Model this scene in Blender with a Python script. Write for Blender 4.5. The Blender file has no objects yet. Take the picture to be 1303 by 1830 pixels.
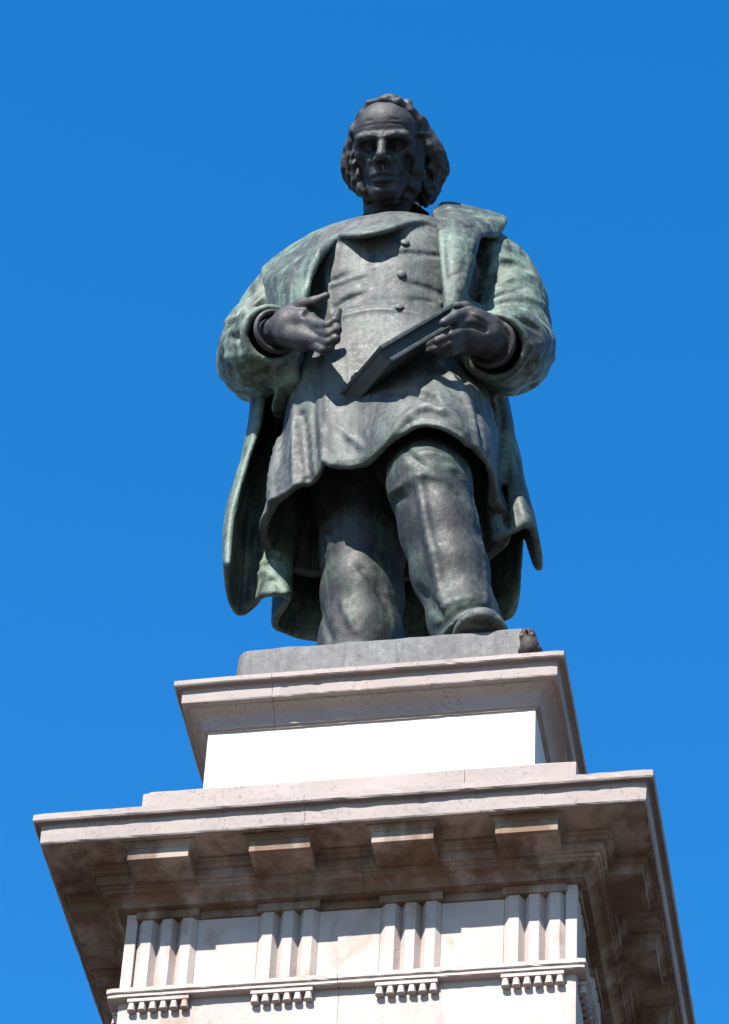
import bpy, bmesh, math, random
import numpy as np
from mathutils import Vector, Matrix

scene = bpy.context.scene
COL = scene.collection
rng = np.random.default_rng(7)
random.seed(7)

# ------------------------------------------------------------------ camera
CAM_H = 1.6                       # eye height above the square
CAM = np.array([1.907, -10.0, CAM_H])
YAW, PITCH, ROLL, FPX = math.radians(-11.827), math.radians(44.713), math.radians(3.541), 6673.93
IMG_W, IMG_H = 1303.0, 1830.0
fwd = np.array([math.sin(YAW)*math.cos(PITCH), math.cos(YAW)*math.cos(PITCH), math.sin(PITCH)])
rgt = np.array([math.cos(YAW), -math.sin(YAW), 0.0])
upv = np.cross(rgt, fwd)
c_, s_ = math.cos(ROLL), math.sin(ROLL)
rgt, upv = c_*rgt + s_*upv, -s_*rgt + c_*upv
cam_data = bpy.data.cameras.new('camera')
cam = bpy.data.objects.new('camera', cam_data)
COL.objects.link(cam)
cam.matrix_world = Matrix(((rgt[0], upv[0], -fwd[0], CAM[0]),
                           (rgt[1], upv[1], -fwd[1], CAM[1]),
                           (rgt[2], upv[2], -fwd[2], CAM[2]), (0, 0, 0, 1)))
cam_data.sensor_fit = 'VERTICAL'
cam_data.sensor_height = 24.0
cam_data.lens = 24.0*FPX/IMG_H
cam_data.clip_end = 5000
scene.camera = cam

# ------------------------------------------------------------------ light
SUN_EL, SUN_AZ = math.radians(42.8), math.radians(16.0)   # azimuth: towards viewer's left of the front
to_sun = Vector((-math.sin(SUN_AZ)*math.cos(SUN_EL), -math.cos(SUN_AZ)*math.cos(SUN_EL), math.sin(SUN_EL)))
world = bpy.data.worlds.new('World'); scene.world = world; world.use_nodes = True
nt = world.node_tree; nt.nodes.clear()
sky = nt.nodes.new('ShaderNodeTexSky'); sky.sky_type = 'NISHITA'; sky.sun_disc = False
sky.sun_elevation = SUN_EL
sky.sun_rotation = math.atan2(to_sun.x, to_sun.y)
sky.air_density = 1.0; sky.dust_density = 0.1; sky.ozone_density = 3.0
hsv = nt.nodes.new('ShaderNodeHueSaturation'); hsv.inputs['Saturation'].default_value = 1.37
bg = nt.nodes.new('ShaderNodeBackground'); bg.inputs['Strength'].default_value = 0.09
wo = nt.nodes.new('ShaderNodeOutputWorld')
nt.links.new(sky.outputs[0], hsv.inputs['Color']); nt.links.new(hsv.outputs[0], bg.inputs['Color'])
nt.links.new(bg.outputs[0], wo.inputs[0])
sd = bpy.data.lights.new('sun', 'SUN'); sd.energy = 4.3; sd.angle = math.radians(0.53); sd.color = (1.0, 0.955, 0.88)
sun = bpy.data.objects.new('sun', sd); COL.objects.link(sun)
sun.rotation_euler = to_sun.to_track_quat('Z', 'Y').to_euler()
sun.location = (-4, -12, 20)
vs = scene.view_settings
vs.view_transform = 'Standard'; vs.look = 'None'; vs.gamma = 1.0; vs.exposure = 1.70
vs.use_curve_mapping = False

# ------------------------------------------------------------------ naming helpers
def tag(o, label=None, cat=None, group=None, kind=None):
    if label: o['label'] = label
    if cat: o['category'] = cat
    if group: o['group'] = group
    if kind: o['kind'] = kind
    return o

def empty(name, loc=(0, 0, 0)):
    o = bpy.data.objects.new(name, None); COL.objects.link(o); o.location = loc
    return o

def link(name, me, mat=None, parent=None):
    if mat is not None and not me.materials: me.materials.append(mat)
    o = bpy.data.objects.new(name, me); COL.objects.link(o)
    if parent is not None: o.parent = parent
    return o

def np_mesh(name, v, f, smooth=True):
    """verts (n,3), faces (m,k) -> mesh"""
    me = bpy.data.meshes.new(name)
    v = np.asarray(v, np.float32); f = np.asarray(f, np.int32); k = f.shape[1]
    me.vertices.add(len(v)); me.vertices.foreach_set('co', v.ravel())
    me.loops.add(f.size); me.loops.foreach_set('vertex_index', f.ravel())
    me.polygons.add(len(f))
    me.polygons.foreach_set('loop_start', np.arange(0, f.size, k, dtype=np.int32))
    me.polygons.foreach_set('loop_total', np.full(len(f), k, np.int32))
    me.polygons.foreach_set('use_smooth', np.full(len(f), smooth, bool))
    me.update(calc_edges=True); me.validate()
    return me

def bm_mesh(name, bm, smooth=False):
    me = bpy.data.meshes.new(name)
    bmesh.ops.recalc_face_normals(bm, faces=bm.faces)
    bm.to_mesh(me); bm.free()
    if smooth:
        me.polygons.foreach_set('use_smooth', np.ones(len(me.polygons), bool))
    return me

# ------------------------------------------------------------------ materials
def new_mat(name):
    m = bpy.data.materials.new(name); m.use_nodes = True
    return m, m.node_tree, m.node_tree.nodes['Principled BSDF']

def N(t, typ, **kw):
    n = t.nodes.new(typ)
    for k, v in kw.items():
        if hasattr(n, k): setattr(n, k, v)
    return n

def noise(t, vec, scale, detail=4.0, rough=0.55, dist=0.0):
    n = t.nodes.new('ShaderNodeTexNoise')
    n.inputs['Scale'].default_value = scale; n.inputs['Detail'].default_value = detail
    n.inputs['Roughness'].default_value = rough; n.inputs['Distortion'].default_value = dist
    t.links.new(vec, n.inputs['Vector'])
    return n.outputs['Fac']

def ramp(t, fac, stops, interp='LINEAR'):
    r = t.nodes.new('ShaderNodeValToRGB'); r.color_ramp.interpolation = interp
    el = r.color_ramp.elements
    while len(el) < len(stops): el.new(0.5)
    for e, (p, c) in zip(el, stops):
        e.position = p; e.color = tuple(c)+(1.0,) if len(c) == 3 else c
    t.links.new(fac, r.inputs['Fac'])
    return r.outputs['Color']

def gray(v): return (v, v, v)

def mix(t, fac, a, b, mode='MIX'):
    m = t.nodes.new('ShaderNodeMix'); m.data_type = 'RGBA'; m.blend_type = mode
    for sock, val in ((m.inputs[0], fac), (m.inputs[6], a), (m.inputs[7], b)):
        if isinstance(val, (int, float)): sock.default_value = val
        elif isinstance(val, tuple): sock.default_value = val+(1.0,) if len(val) == 3 else val
        else: t.links.new(val, sock)
    return m.outputs[2]

def mapping(t, scale):
    tc = t.nodes.new('ShaderNodeTexCoord'); mp = t.nodes.new('ShaderNodeMapping')
    geo = t.nodes.new('ShaderNodeNewGeometry')
    t.links.new(geo.outputs['Position'], mp.inputs['Vector'])
    mp.inputs['Scale'].default_value = scale
    return mp.outputs['Vector']

def bronze(name, dark, mid, pale, patina=0.5, rough=0.5, spots=True, edge=0.45, bump=0.4, runs=1.0):
    """weathered bronze: dark metal, grey film, pale green patina in patches and rain streaks"""
    m, t, p = new_mat(name)
    rough += 0.1
    dark, mid, pale = (tuple(0.33*c for c in q) for q in (dark, mid, pale))
    v1 = mapping(t, (1, 1, 1)); vst = mapping(t, (7, 7, 1.1))
    big = noise(t, v1, 2.6, 5, 0.6, 0.4)
    streak = noise(t, vst, 2.2, 4, 0.6, 0.6)
    fine = noise(t, v1, 38, 5, 0.7)
    a = mix(t, 0.5, big, streak)
    a = mix(t, 0.3, a, fine)
    lo = 0.585-0.16*patina
    col = ramp(t, a, [(lo-0.09, dark), (lo-0.015, mid), (lo+0.035, tuple((x+y)/2 for x, y in zip(mid, pale))), (lo+0.10, pale)])
    run = noise(t, mapping(t, (1, 1, 0.09)), 26, 3, 0.6, 0.3)
    pk = ramp(t, mix(t, 0.35, run, big), [(0.54, gray(0)), (0.62, gray(0.55*runs))])
    col = mix(t, pk, col, tuple(min(1, c*1.15) for c in pale))
    dk = ramp(t, mix(t, 0.35, noise(t, mapping(t, (1.3, 1.3, 0.13)), 19, 3, 0.6, 0.3), streak), [(0.38, gray(0.75*runs)), (0.46, gray(0))])
    col = mix(t, dk, col, dark)
    # worn, paler edges
    geo = t.nodes.new('ShaderNodeNewGeometry')
    pt = ramp(t, geo.outputs['Pointiness'], [(0.5, gray(0)), (0.56, gray(1))])
    em = mix(t, 1.0, pt, fine, 'MULTIPLY')
    mlt = mix(t, 1.0, em, gray(edge*2), 'MULTIPLY')
    col = mix(t, mlt, col, tuple(min(1, c*1.25+0.02) for c in pale))
    # dark pits
    pit = ramp(t, noise(t, v1, 95, 3, 0.6), [(0.30, gray(1)), (0.38, gray(0))])
    col = mix(t, pit, col, tuple(c*0.7 for c in dark))
    if spots:
        vo = t.nodes.new('ShaderNodeTexVoronoi'); vo.inputs['Scale'].default_value = 17
        wv = mix(t, 0.03, v1, noise(t, v1, 30, 2))
        t.links.new(v1, vo.inputs['Vector'])
        sp = ramp(t, vo.outputs['Distance'], [(0.055, gray(1)), (0.10, gray(0))])
        gate = ramp(t, noise(t, v1, 4.3, 2), [(0.53, gray(0)), (0.6, gray(1))])
        col = mix(t, mix(t, 1.0, sp, gate, 'MULTIPLY'), col, (0.15, 0.155, 0.145))
    t.links.new(col, p.inputs['Base Color'])
    p.inputs['Metallic'].default_value = 0.0
    p.inputs['Specular IOR Level'].default_value = 0.35
    rr = ramp(t, fine, [(0.3, gray(rough-0.12)), (0.7, gray(rough+0.15))])
    t.links.new(rr, p.inputs['Roughness'])
    b = t.nodes.new('ShaderNodeBump'); b.inputs['Strength'].default_value = bump; b.inputs['Distance'].default_value = 0.012
    hgt = mix(t, 0.5, fine, noise(t, v1, 14, 4, 0.6))
    t.links.new(hgt, b.inputs['Height']); t.links.new(b.outputs[0], p.inputs['Normal'])
    return m

def stone(name, base, speck=0.5, stain=0.0, stain_col=(0.20, 0.13, 0.08), rough=0.85, bump=0.35, stain_scale=2.4):
    m, t, p = new_mat(name)
    v1 = mapping(t, (1, 1, 1)); vst = mapping(t, (6, 6, 1.6))
    soft = noise(t, v1, 3.2, 5, 0.6)
    col = mix(t, ramp(t, soft, [(0.35, gray(0)), (0.7, gray(1))]), tuple(c*0.86 for c in base), tuple(min(0.9, c*1.08) for c in base))
    spk = ramp(t, noise(t, v1, 70, 4, 0.75), [(0.34, gray(1)), (0.47, gray(0))])
    gate = ramp(t, noise(t, v1, 5.5, 4, 0.6, 0.5), [(0.42, gray(0.15)), (0.62, gray(1))])
    f = mix(t, 1.0, spk, gate, 'MULTIPLY'); f = mix(t, 1.0, f, gray(speck), 'MULTIPLY')
    col = mix(t, f, col, (base[0]*0.42, base[1]*0.42, base[2]*0.45))
    if stain > 0:
        sa = mix(t, 0.45, noise(t, v1, stain_scale, 5, 0.62, 0.8), noise(t, vst, 1.6, 4, 0.6, 0.4))
        st = ramp(t, sa, [(0.60-0.22*stain, gray(0)), (0.72-0.22*stain, gray(0.9))])
        col = mix(t, st, col, stain_col)
        if stain < 0.4:
            stain_blk = 0.0
        else:
            stain_blk = 0.9
        blk = ramp(t, mix(t, 0.5, noise(t, v1, stain_scale*1.3, 6, 0.6, 0.3), noise(t, mapping(t, (9, 9, 1.2)), 1.3, 4, 0.6, 0.2)), [(0.48, gray(0)), (0.66, gray(stain_blk))])
        col = mix(t, blk, col, tuple(c*0.4 for c in stain_col))
    t.links.new(col, p.inputs['Base Color'])
    p.inputs['Roughness'].default_value = rough
    p.inputs['Specular IOR Level'].default_value = 0.2
    b = t.nodes.new('ShaderNodeBump'); b.inputs['Strength'].default_value = bump; b.inputs['Distance'].default_value = 0.008
    t.links.new(mix(t, 0.5, noise(t, v1, 60, 5, 0.7), noise(t, v1, 11, 4, 0.6)), b.inputs['Height'])
    t.links.new(b.outputs[0], p.inputs['Normal'])
    return m

M_COAT = bronze('bronze_green_coat', (0.040, 0.045, 0.043), (0.100, 0.136, 0.116), (0.29, 0.415, 0.325), patina=0.60, edge=0.2)
M_FROCK = bronze('bronze_grey_coat', (0.066, 0.066, 0.070), (0.122, 0.128, 0.130), (0.222, 0.272, 0.238), patina=0.53)
M_TROUS = bronze('bronze_grey_green_trousers', (0.027, 0.026, 0.029), (0.048, 0.047, 0.052), (0.095, 0.160, 0.120), patina=0.42)
M_SHOE = bronze('bronze_pale_edged_shoe', (0.045, 0.044, 0.044), (0.085, 0.088, 0.085), (0.16, 0.19, 0.165), patina=0.5, edge=0.8)
M_HEAD = bronze('bronze_dark_head', (0.014, 0.014, 0.017), (0.033, 0.033, 0.040), (0.09, 0.09, 0.098), patina=0.35, rough=0.52, spots=False, edge=0.3, runs=0.4, bump=0.5)
M_HAND = bronze('bronze_dark_hands', (0.026, 0.025, 0.027), (0.060, 0.057, 0.061), (0.11, 0.105, 0.11), patina=0.42, rough=0.5, spots=False, edge=0.3, runs=0.4, bump=0.4)
M_BOOK = bronze('bronze_dark_book', (0.022, 0.026, 0.028), (0.046, 0.054, 0.054), (0.11, 0.145, 0.14), patina=0.35, rough=0.45, spots=False, edge=0.5, runs=0.4)
M_PLINTH = bronze('bronze_grey_plinth', (0.09, 0.086, 0.09), (0.178, 0.172, 0.178), (0.26, 0.255, 0.26), patina=0.6, rough=0.6, bump=0.2, runs=0.8)
M_WHITE = stone('white_marble', (0.42, 0.40, 0.385), speck=0.10)
M_STONE = stone('speckled_pale_stone', (0.25, 0.212, 0.198), speck=0.75)
M_FRIEZE = stone('pale_frieze_stone', (0.33, 0.28, 0.26), speck=0.35, stain=0.18, stain_col=(0.20, 0.13, 0.08))
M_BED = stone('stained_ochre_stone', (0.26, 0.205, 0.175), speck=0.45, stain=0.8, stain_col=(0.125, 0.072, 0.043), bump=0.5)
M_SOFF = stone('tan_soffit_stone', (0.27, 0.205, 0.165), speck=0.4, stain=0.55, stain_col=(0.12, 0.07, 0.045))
M_SHAFT = stone('grey_shaft_stone', (0.27, 0.24, 0.22), speck=0.5)

# ------------------------------------------------------------------ ground
def make_ground():
    m, t, p = new_mat('paving')
    v = mapping(t, (1, 1, 1))
    br = t.nodes.new('ShaderNodeTexBrick'); br.inputs['Scale'].default_value = 1.0
    br.inputs['Color1'].default_value = (0.07, 0.058, 0.048, 1); br.inputs['Color2'].default_value = (0.06, 0.051, 0.043, 1)
    br.inputs['Mortar'].default_value = (0.04, 0.035, 0.03, 1); br.inputs['Mortar Size'].default_value = 0.01
    t.links.new(v, br.inputs['Vector'])
    col = mix(t, 0.35, br.outputs['Color'], ramp(t, noise(t, v, 0.6, 6), [(0.3, gray(0.03)), (0.7, (0.08, 0.068, 0.056))]))
    t.links.new(col, p.inputs['Base Color']); p.inputs['Roughness'].default_value = 0.9
    bm = bmesh.new()
    bmesh.ops.create_grid(bm, x_segments=8, y_segments=8, size=1500)
    o = link('ground', bm_mesh('ground', bm), m)
    tag(o, 'paved square around the pedestal', None, None, 'structure')
make_ground()

# ------------------------------------------------------------------ pedestal
Z0 = CAM_H
pedestal = empty('pedestal', (0, 0, 0))
tag(pedestal, 'tall square pale stone pedestal with bracketed cornice under the bronze statue', 'pedestal')

def sweep(profile, path, seg=0.016, jit=0.0004, chip=0.0, closed_ends=True):
    """profile: list of (offset_from_axis, z) top to bottom, outer side; path: list of unit multipliers (kx,ky) handled as
    polyline of (sx, sy, lx, ly): point = (sx*a+lx, sy*a+ly). Ends run back to inner = profile closed through the core."""
    # refine path
    pts = []
    for (p0, p1) in zip(path[:-1], path[1:]):
        a0 = profile[0][0]
        L = math.hypot((p1[0]-p0[0])*a0+p1[2]-p0[2], (p1[1]-p0[1])*a0+p1[3]-p0[3])
        n = max(1, int(L/seg))
        for i in range(n):
            f = i/n
            pts.append(tuple(q0+(q1-q0)*f for q0, q1 in zip(p0, p1)))
    pts.append(path[-1])
    bm = bmesh.new(); rows = []
    prof = []
    for i, (a, z) in enumerate(profile): prof.append((a, z))
    for k, q in enumerate(pts):
        row = []
        corner = 0 < k < len(pts)-1 and abs(abs(q[0])-1) < 1e-6 and abs(abs(q[1])-1) < 1e-6
        for i, (a, z) in enumerate(prof):
            aa = a; zz = z
            if 0 < i < len(prof)-1:
                aa += random.gauss(0, jit); zz += random.gauss(0, jit)
                if chip and random.random() < chip:
                    aa -= abs(random.gauss(0, 0.0028)); zz += random.gauss(0, 0.0014)
            if corner: aa -= 0.003
            row.append(bm.verts.new((q[0]*aa+q[2], q[1]*aa+q[3], zz+Z0)))
        rows.append(row)
    for r0, r1 in zip(rows[:-1], rows[1:]):
        for i in range(len(prof)-1):
            bm.faces.new((r0[i], r0[i+1], r1[i+1], r1[i]))
    return bm

J = 0.0007
def course(name, profile, mat, joints, chip=0.03, jit=0.0004):
    """a course of four corner blocks: joints = x position of the joint on front (others mirrored)"""
    jf, jr, jb, jl = joints
    # profile multiplies position along each side as well (mitred); joint ends keep fixed coordinate
    paths = [
        [(-1, 0, 0, jl+J), (-1, -1, 0, 0), (0, -1, jf-J, 0)],      # front-left corner block
        [(0, -1, jf+J, 0), (1, -1, 0, 0), (1, 0, 0, jr-J)],        # front-right
        [(1, 0, 0, jr+J), (1, 1, 0, 0), (0, 1, jb+J, 0)],
        [(0, 1, jb-J, 0), (-1, 1, 0, 0), (-1, 0, 0, jl-J)],
    ]
    for pth in paths:
        bm = sweep(profile, pth, chip=chip, jit=jit)
        link(name, bm_mesh(name, bm), mat, pedestal)

def arc(a0, z0, a1, z1, n=6, bulge=0.4):
    """curved moulding profile between two points (positive bulge = concave cove)"""
    out = []
    for i in range(1, n):
        t = i/n
        a = a0+(a1-a0)*t; z = z0+(z1-z0)*t
        k = math.sin(math.pi*t)*bulge
        nx, nz = (z1-z0), -(a1-a0); L = math.hypot(nx, nz) or 1
        out.append((a+nx/L*k*L*0.5, z+nz/L*k*L*0.5))
    return out

# cap course (fillet, fascia, soffit, cove)
cap = [(0.30, 8.676), (0.60, 8.677), (0.6795, 8.677), (0.6830, 8.6735), (0.6835, 8.655), (0.6805, 8.651), (0.6765, 8.651), (0.6750, 8.6555), (0.6630, 8.6555), (0.6575, 8.6500),
       (0.6570, 8.592), (0.6545, 8.5875), (0.636, 8.587), (0.634, 8.580)] + arc(0.632, 8.578, 0.588, 8.535, 6, 0.35) + \
      [(0.588, 8.535), (0.586, 8.522), (0.5775, 8.521), (0.577, 8.512), (0.40, 8.512)]
course('cap_stone', cap, M_STONE, (-0.335, 0.12, 0.1, -0.1))
# die
bm = bmesh.new()
def boxm(bm, x0, x1, y0, y1, z0, z1, bev=0.0, jit=0.0):
    r = bmesh.ops.create_cube(bm, size=1.0)
    for v in r['verts']:
        v.co = Vector(((x0+x1)/2+v.co.x*(x1-x0), (y0+y1)/2+v.co.y*(y1-y0), (z0+z1)/2+v.co.z*(z1-z0)))
    if bev:
        es = list({e for v in r['verts'] for e in v.link_edges})
        bmesh.ops.bevel(bm, geom=es, offset=bev, segments=2, affect='EDGES', profile=0.6)
    return r
boxm(bm, -0.5705, 0.5705, -0.5705, 0.5705, 8.19+Z0, 8.516+Z0, 0.003)
link('die', bm_mesh('die', bm), M_WHITE, pedestal)
# stepped base course of the die
base = [(0.3, 8.195), (0.570, 8.196), (0.5755, 8.250), (0.590, 8.248), (0.592, 8.235)] 
base = [(0.30, 8.200), (0.5745, 8.200), (0.590, 8.196), (0.593, 8.182), (0.606, 8.178), (0.630, 8.176), (0.634, 8.160), (0.655, 8.150),
        (0.677, 8.147), (0.681, 8.135), (0.700, 8.130), (0.7315, 8.126), (0.7345, 8.120), (0.7345, 7.98), (0.7345, 7.8225), (0.40, 7.8225)]
course('step_stone', base, M_STONE, (0.36, -0.2, -0.1, 0.2))
# cornice
corn = [(0.50, 7.8235), (0.95, 7.8235), (1.0115, 7.8230), (1.0155, 7.8195), (1.0160, 7.796), (1.0125, 7.7905), (1.0085, 7.7905), (1.0070, 7.7960), (0.9965, 7.7960), (0.9915, 7.7890),
        (0.9905, 7.750), (0.9895, 7.7215), (0.9862, 7.7165), (0.9800, 7.7165), (0.9790, 7.7300), (0.50, 7.7300)]
course('cornice_stone', corn, M_STONE, (-0.115, 0.25, 0.2, -0.3), chip=0.05)
soff = [(0.60, 7.7290), (0.9785, 7.7290), (0.9785, 7.7175), (0.968, 7.7175), (0.966, 7.7190), (0.93, 7.7190), (0.88, 7.7190), (0.80, 7.7190), (0.60, 7.7190)]
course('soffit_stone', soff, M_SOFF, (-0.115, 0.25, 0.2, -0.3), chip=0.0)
# bed moulding under the cornice
bed = [(0.50, 7.7180), (0.862, 7.7180), (0.860, 7.7080), (0.850, 7.7050), (0.848, 7.6900), (0.834, 7.6880), (0.833, 7.6590), (0.8305, 7.6565), (0.822, 7.6560), (0.820, 7.6460), (0.8125, 7.6440),
       (0.8105, 7.6340)] + arc(0.8105, 7.634, 0.770, 7.610, 5, 0.3) + [(0.770, 7.610), (0.768, 7.602), (0.744, 7.6015), (0.60, 7.6015)]
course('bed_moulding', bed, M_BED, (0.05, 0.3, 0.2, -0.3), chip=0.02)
# frieze core and architrave
bm = bmesh.new(); boxm(bm, -0.7, 0.7, -0.7, 0.7, 7.10+Z0, 7.61+Z0)
link('frieze_core', bm_mesh('frieze_core', bm), M_FRIEZE, pedestal)
tae = [(0.55, 7.2755), (0.7685, 7.2755), (0.7720, 7.2730), (0.7722, 7.2575), (0.7695, 7.2548), (0.7655, 7.2535), (0.7650, 7.2520),
       (0.7675, 7.2505), (0.7680, 7.2415), (0.7655, 7.2390), (0.7380, 7.2385), (0.7372, 7.2300), (0.7370, 7.05), (0.7372, 6.86), (0.55, 6.86)]
course('architrave_stone', tae, M_FRIEZE, (-0.02, 0.0, 0.0, 0.0), chip=0.015)

def rot4(side):
    return Matrix.Rotation((0, math.pi/2, math.pi, -math.pi/2)[side], 4, 'Z')

def modillion_mesh():
    bm = bmesh.new()
    # bracket block
    r = boxm(bm, -0.1005, 0.1005, -0.945, -0.820, 7.6570+Z0, 7.7080+Z0, 0.0018)
    return bm_mesh('modillion', bm)
def modillion_cap_mesh():
    bm = bmesh.new()
    prof = [(0.0, 7.7184), (0.018, 7.7184), (0.018, 7.7140), (0.013, 7.7128), (0.008, 7.7100), (0.004, 7.7060), (0.002, 7.7015), (-0.01, 7.7015)]
    hw, f = 0.1005, 0.945
    rows = []
    for (sx, sy, yy) in ((-1, 0, -0.850), (-1, -1, None), (1, -1, None), (1, 0, -0.850)):
        rows.append([bm.verts.new((sx*(hw+o), (-(f+o) if yy is None else yy), z+Z0)) for o, z in prof])
    for r0, r1 in zip(rows[:-1], rows[1:]):
        for i in range(len(prof)-1): bm.faces.new((r0[i], r0[i+1], r1[i+1], r1[i]))
    return bm_mesh('modillion_cap', bm)
def triglyph_mesh():
    """slab with two V grooves and two half grooves, extruded vertically, plus a flat head band"""
    bm = bmesh.new()
    f, d = -0.7385, 0.026
    hw = 0.0985
    xs = [(-hw, -0.716), (-hw, f+0.017), (-hw+0.017, f)]
    # three shanks, two full glyphs
    xs += [(-0.0500, f), (-0.0330, f+d), (-0.0160, f), (0.0160, f), (0.0330, f+d), (0.0500, f)]
    xs += [(hw-0.017, f), (hw, f+0.017), (hw, -0.716)]
    z0, z1 = 7.276+Z0, 7.5704+Z0
    lo = [bm.verts.new((x, y, z0)) for x, y in xs]
    hi = [bm.verts.new((x, y, z1)) for x, y in xs]
    for i in range(len(xs)-1): bm.faces.new((lo[i], lo[i+1], hi[i+1], hi[i]))
    return bm_mesh('triglyph', bm)
def metope_mesh(w):
    bm = bmesh.new()
    boxm(bm, -w/2, w/2, -0.7225, -0.695, 7.276+Z0, 7.5700+Z0, 0.0015)
    return bm_mesh('metope', bm)
def band_mesh(w, y):
    bm = bmesh.new()
    boxm(bm, -w/2, w/2, y, -0.695, 7.5706+Z0, 7.6018+Z0, 0.002)
    return bm_mesh('head_band', bm)
def regula_mesh():
    bm = bmesh.new()
    boxm(bm, -0.100, 0.100, -0.7630, -0.735, 7.2235+Z0, 7.2380+Z0, 0.0012)
    return bm_mesh('regula', bm)
def gutta_mesh():
    bm = bmesh.new()
    r = bmesh.ops.create_cone(bm, cap_ends=True, segments=10, radius1=0.0132, radius2=0.0098, depth=0.030)
    for v in r['verts']:
        a = math.atan2(v.co.y, v.co.x); rr = math.hypot(v.co.x, v.co.y)
        q = max(abs(math.cos(a)), abs(math.sin(a)))
        rr *= 0.35+0.65/q if q > 0 else 1       # squarish drop
        v.co = Vector((math.cos(a)*rr, math.sin(a)*rr-0.7505, v.co.z+7.2085+Z0))
    return bm_mesh('gutta', bm)
def corner_pilaster_mesh():
    bm = bmesh.new()
    boxm(bm, -0.7375, -0.7005, -0.7375, -0.7005, 7.276+Z0, 7.600+Z0, 0.003)
    return bm_mesh('frieze_corner', bm)

me_mod, me_cap, me_tri, me_reg, me_gut = modillion_mesh(), modillion_cap_mesh(), triglyph_mesh(), regula_mesh(), gutta_mesh()
me_met, me_cor = metope_mesh(0.2015), corner_pilaster_mesh()
me_tb, me_mb = band_mesh(0.208, -0.7465), band_mesh(0.1915, -0.7300)
for side in (0, 1, 3):
    R = rot4(side)
    for cx in (-0.6, -0.2, 0.2, 0.6):
        T = R @ Matrix.Translation((cx, 0, 0))
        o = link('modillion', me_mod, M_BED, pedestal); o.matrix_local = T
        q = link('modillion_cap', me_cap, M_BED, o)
        o = link('triglyph', me_tri, M_FRIEZE, pedestal); o.matrix_local = T
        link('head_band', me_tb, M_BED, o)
        o = link('regula', me_reg, M_FRIEZE, pedestal); o.matrix_local = T
        for g in range(6):
            q = link('gutta', me_gut, M_FRIEZE, o); q.matrix_local = Matrix.Translation(((g-2.5)*0.0345, 0, 0))
    for cx in (-0.4, 0.0, 0.4):
        o = link('metope', me_met, M_FRIEZE, pedestal); o.matrix_local = R @ Matrix.Translation((cx, 0, 0))
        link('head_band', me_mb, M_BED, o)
    o = link('frieze_corner', me_cor, M_FRIEZE, pedestal); o.matrix_local = R
    if side == 1:
        pass
# shaft and foot, below the picture
shaft = [(0.40, 6.861), (0.735, 6.860), (0.735, 6.78), (0.72, 6.76), (0.66, 6.70), (0.62, 6.62), (0.62, 5.0), (0.62, 3.0), (0.62, 1.0), (0.66, 0.92), (0.72, 0.86), (0.80, 0.82), (0.80, 0.60), (0.40, 0.60)]
course('shaft_stone', shaft, M_SHAFT, (0.0, 0.0, 0.0, 0.0), chip=0.0)
foot = [(0.40, 0.601), (0.95, 0.60), (1.0, 0.55), (1.0, -0.75), (1.25, -0.75), (1.25, -1.15), (1.5, -1.15), (1.5, -1.602), (0.5, -1.602)]
course('foot_stone', foot, M_SHAFT, (0.0, 0.0, 0.0, 0.0), chip=0.0)

# ------------------------------------------------------------------ volume sculpting tools
ZP = 8.952 + CAM_H                       # height of the top of the bronze plinth
OFF = np.array([0.0, 0.0, ZP])
CL = CAM - OFF                           # camera in the statue's own frame
def P(px, py, y):
    """point of the statue's frame seen at a photo position, at depth y behind the pedestal axis"""
    d = fwd + rgt*(px-IMG_W/2)/FPX + upv*(IMG_H/2-py)/FPX
    return CL + d*((y-CL[1])/d[1])
def PP(*l): return [P(*q) for q in l]

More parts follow.
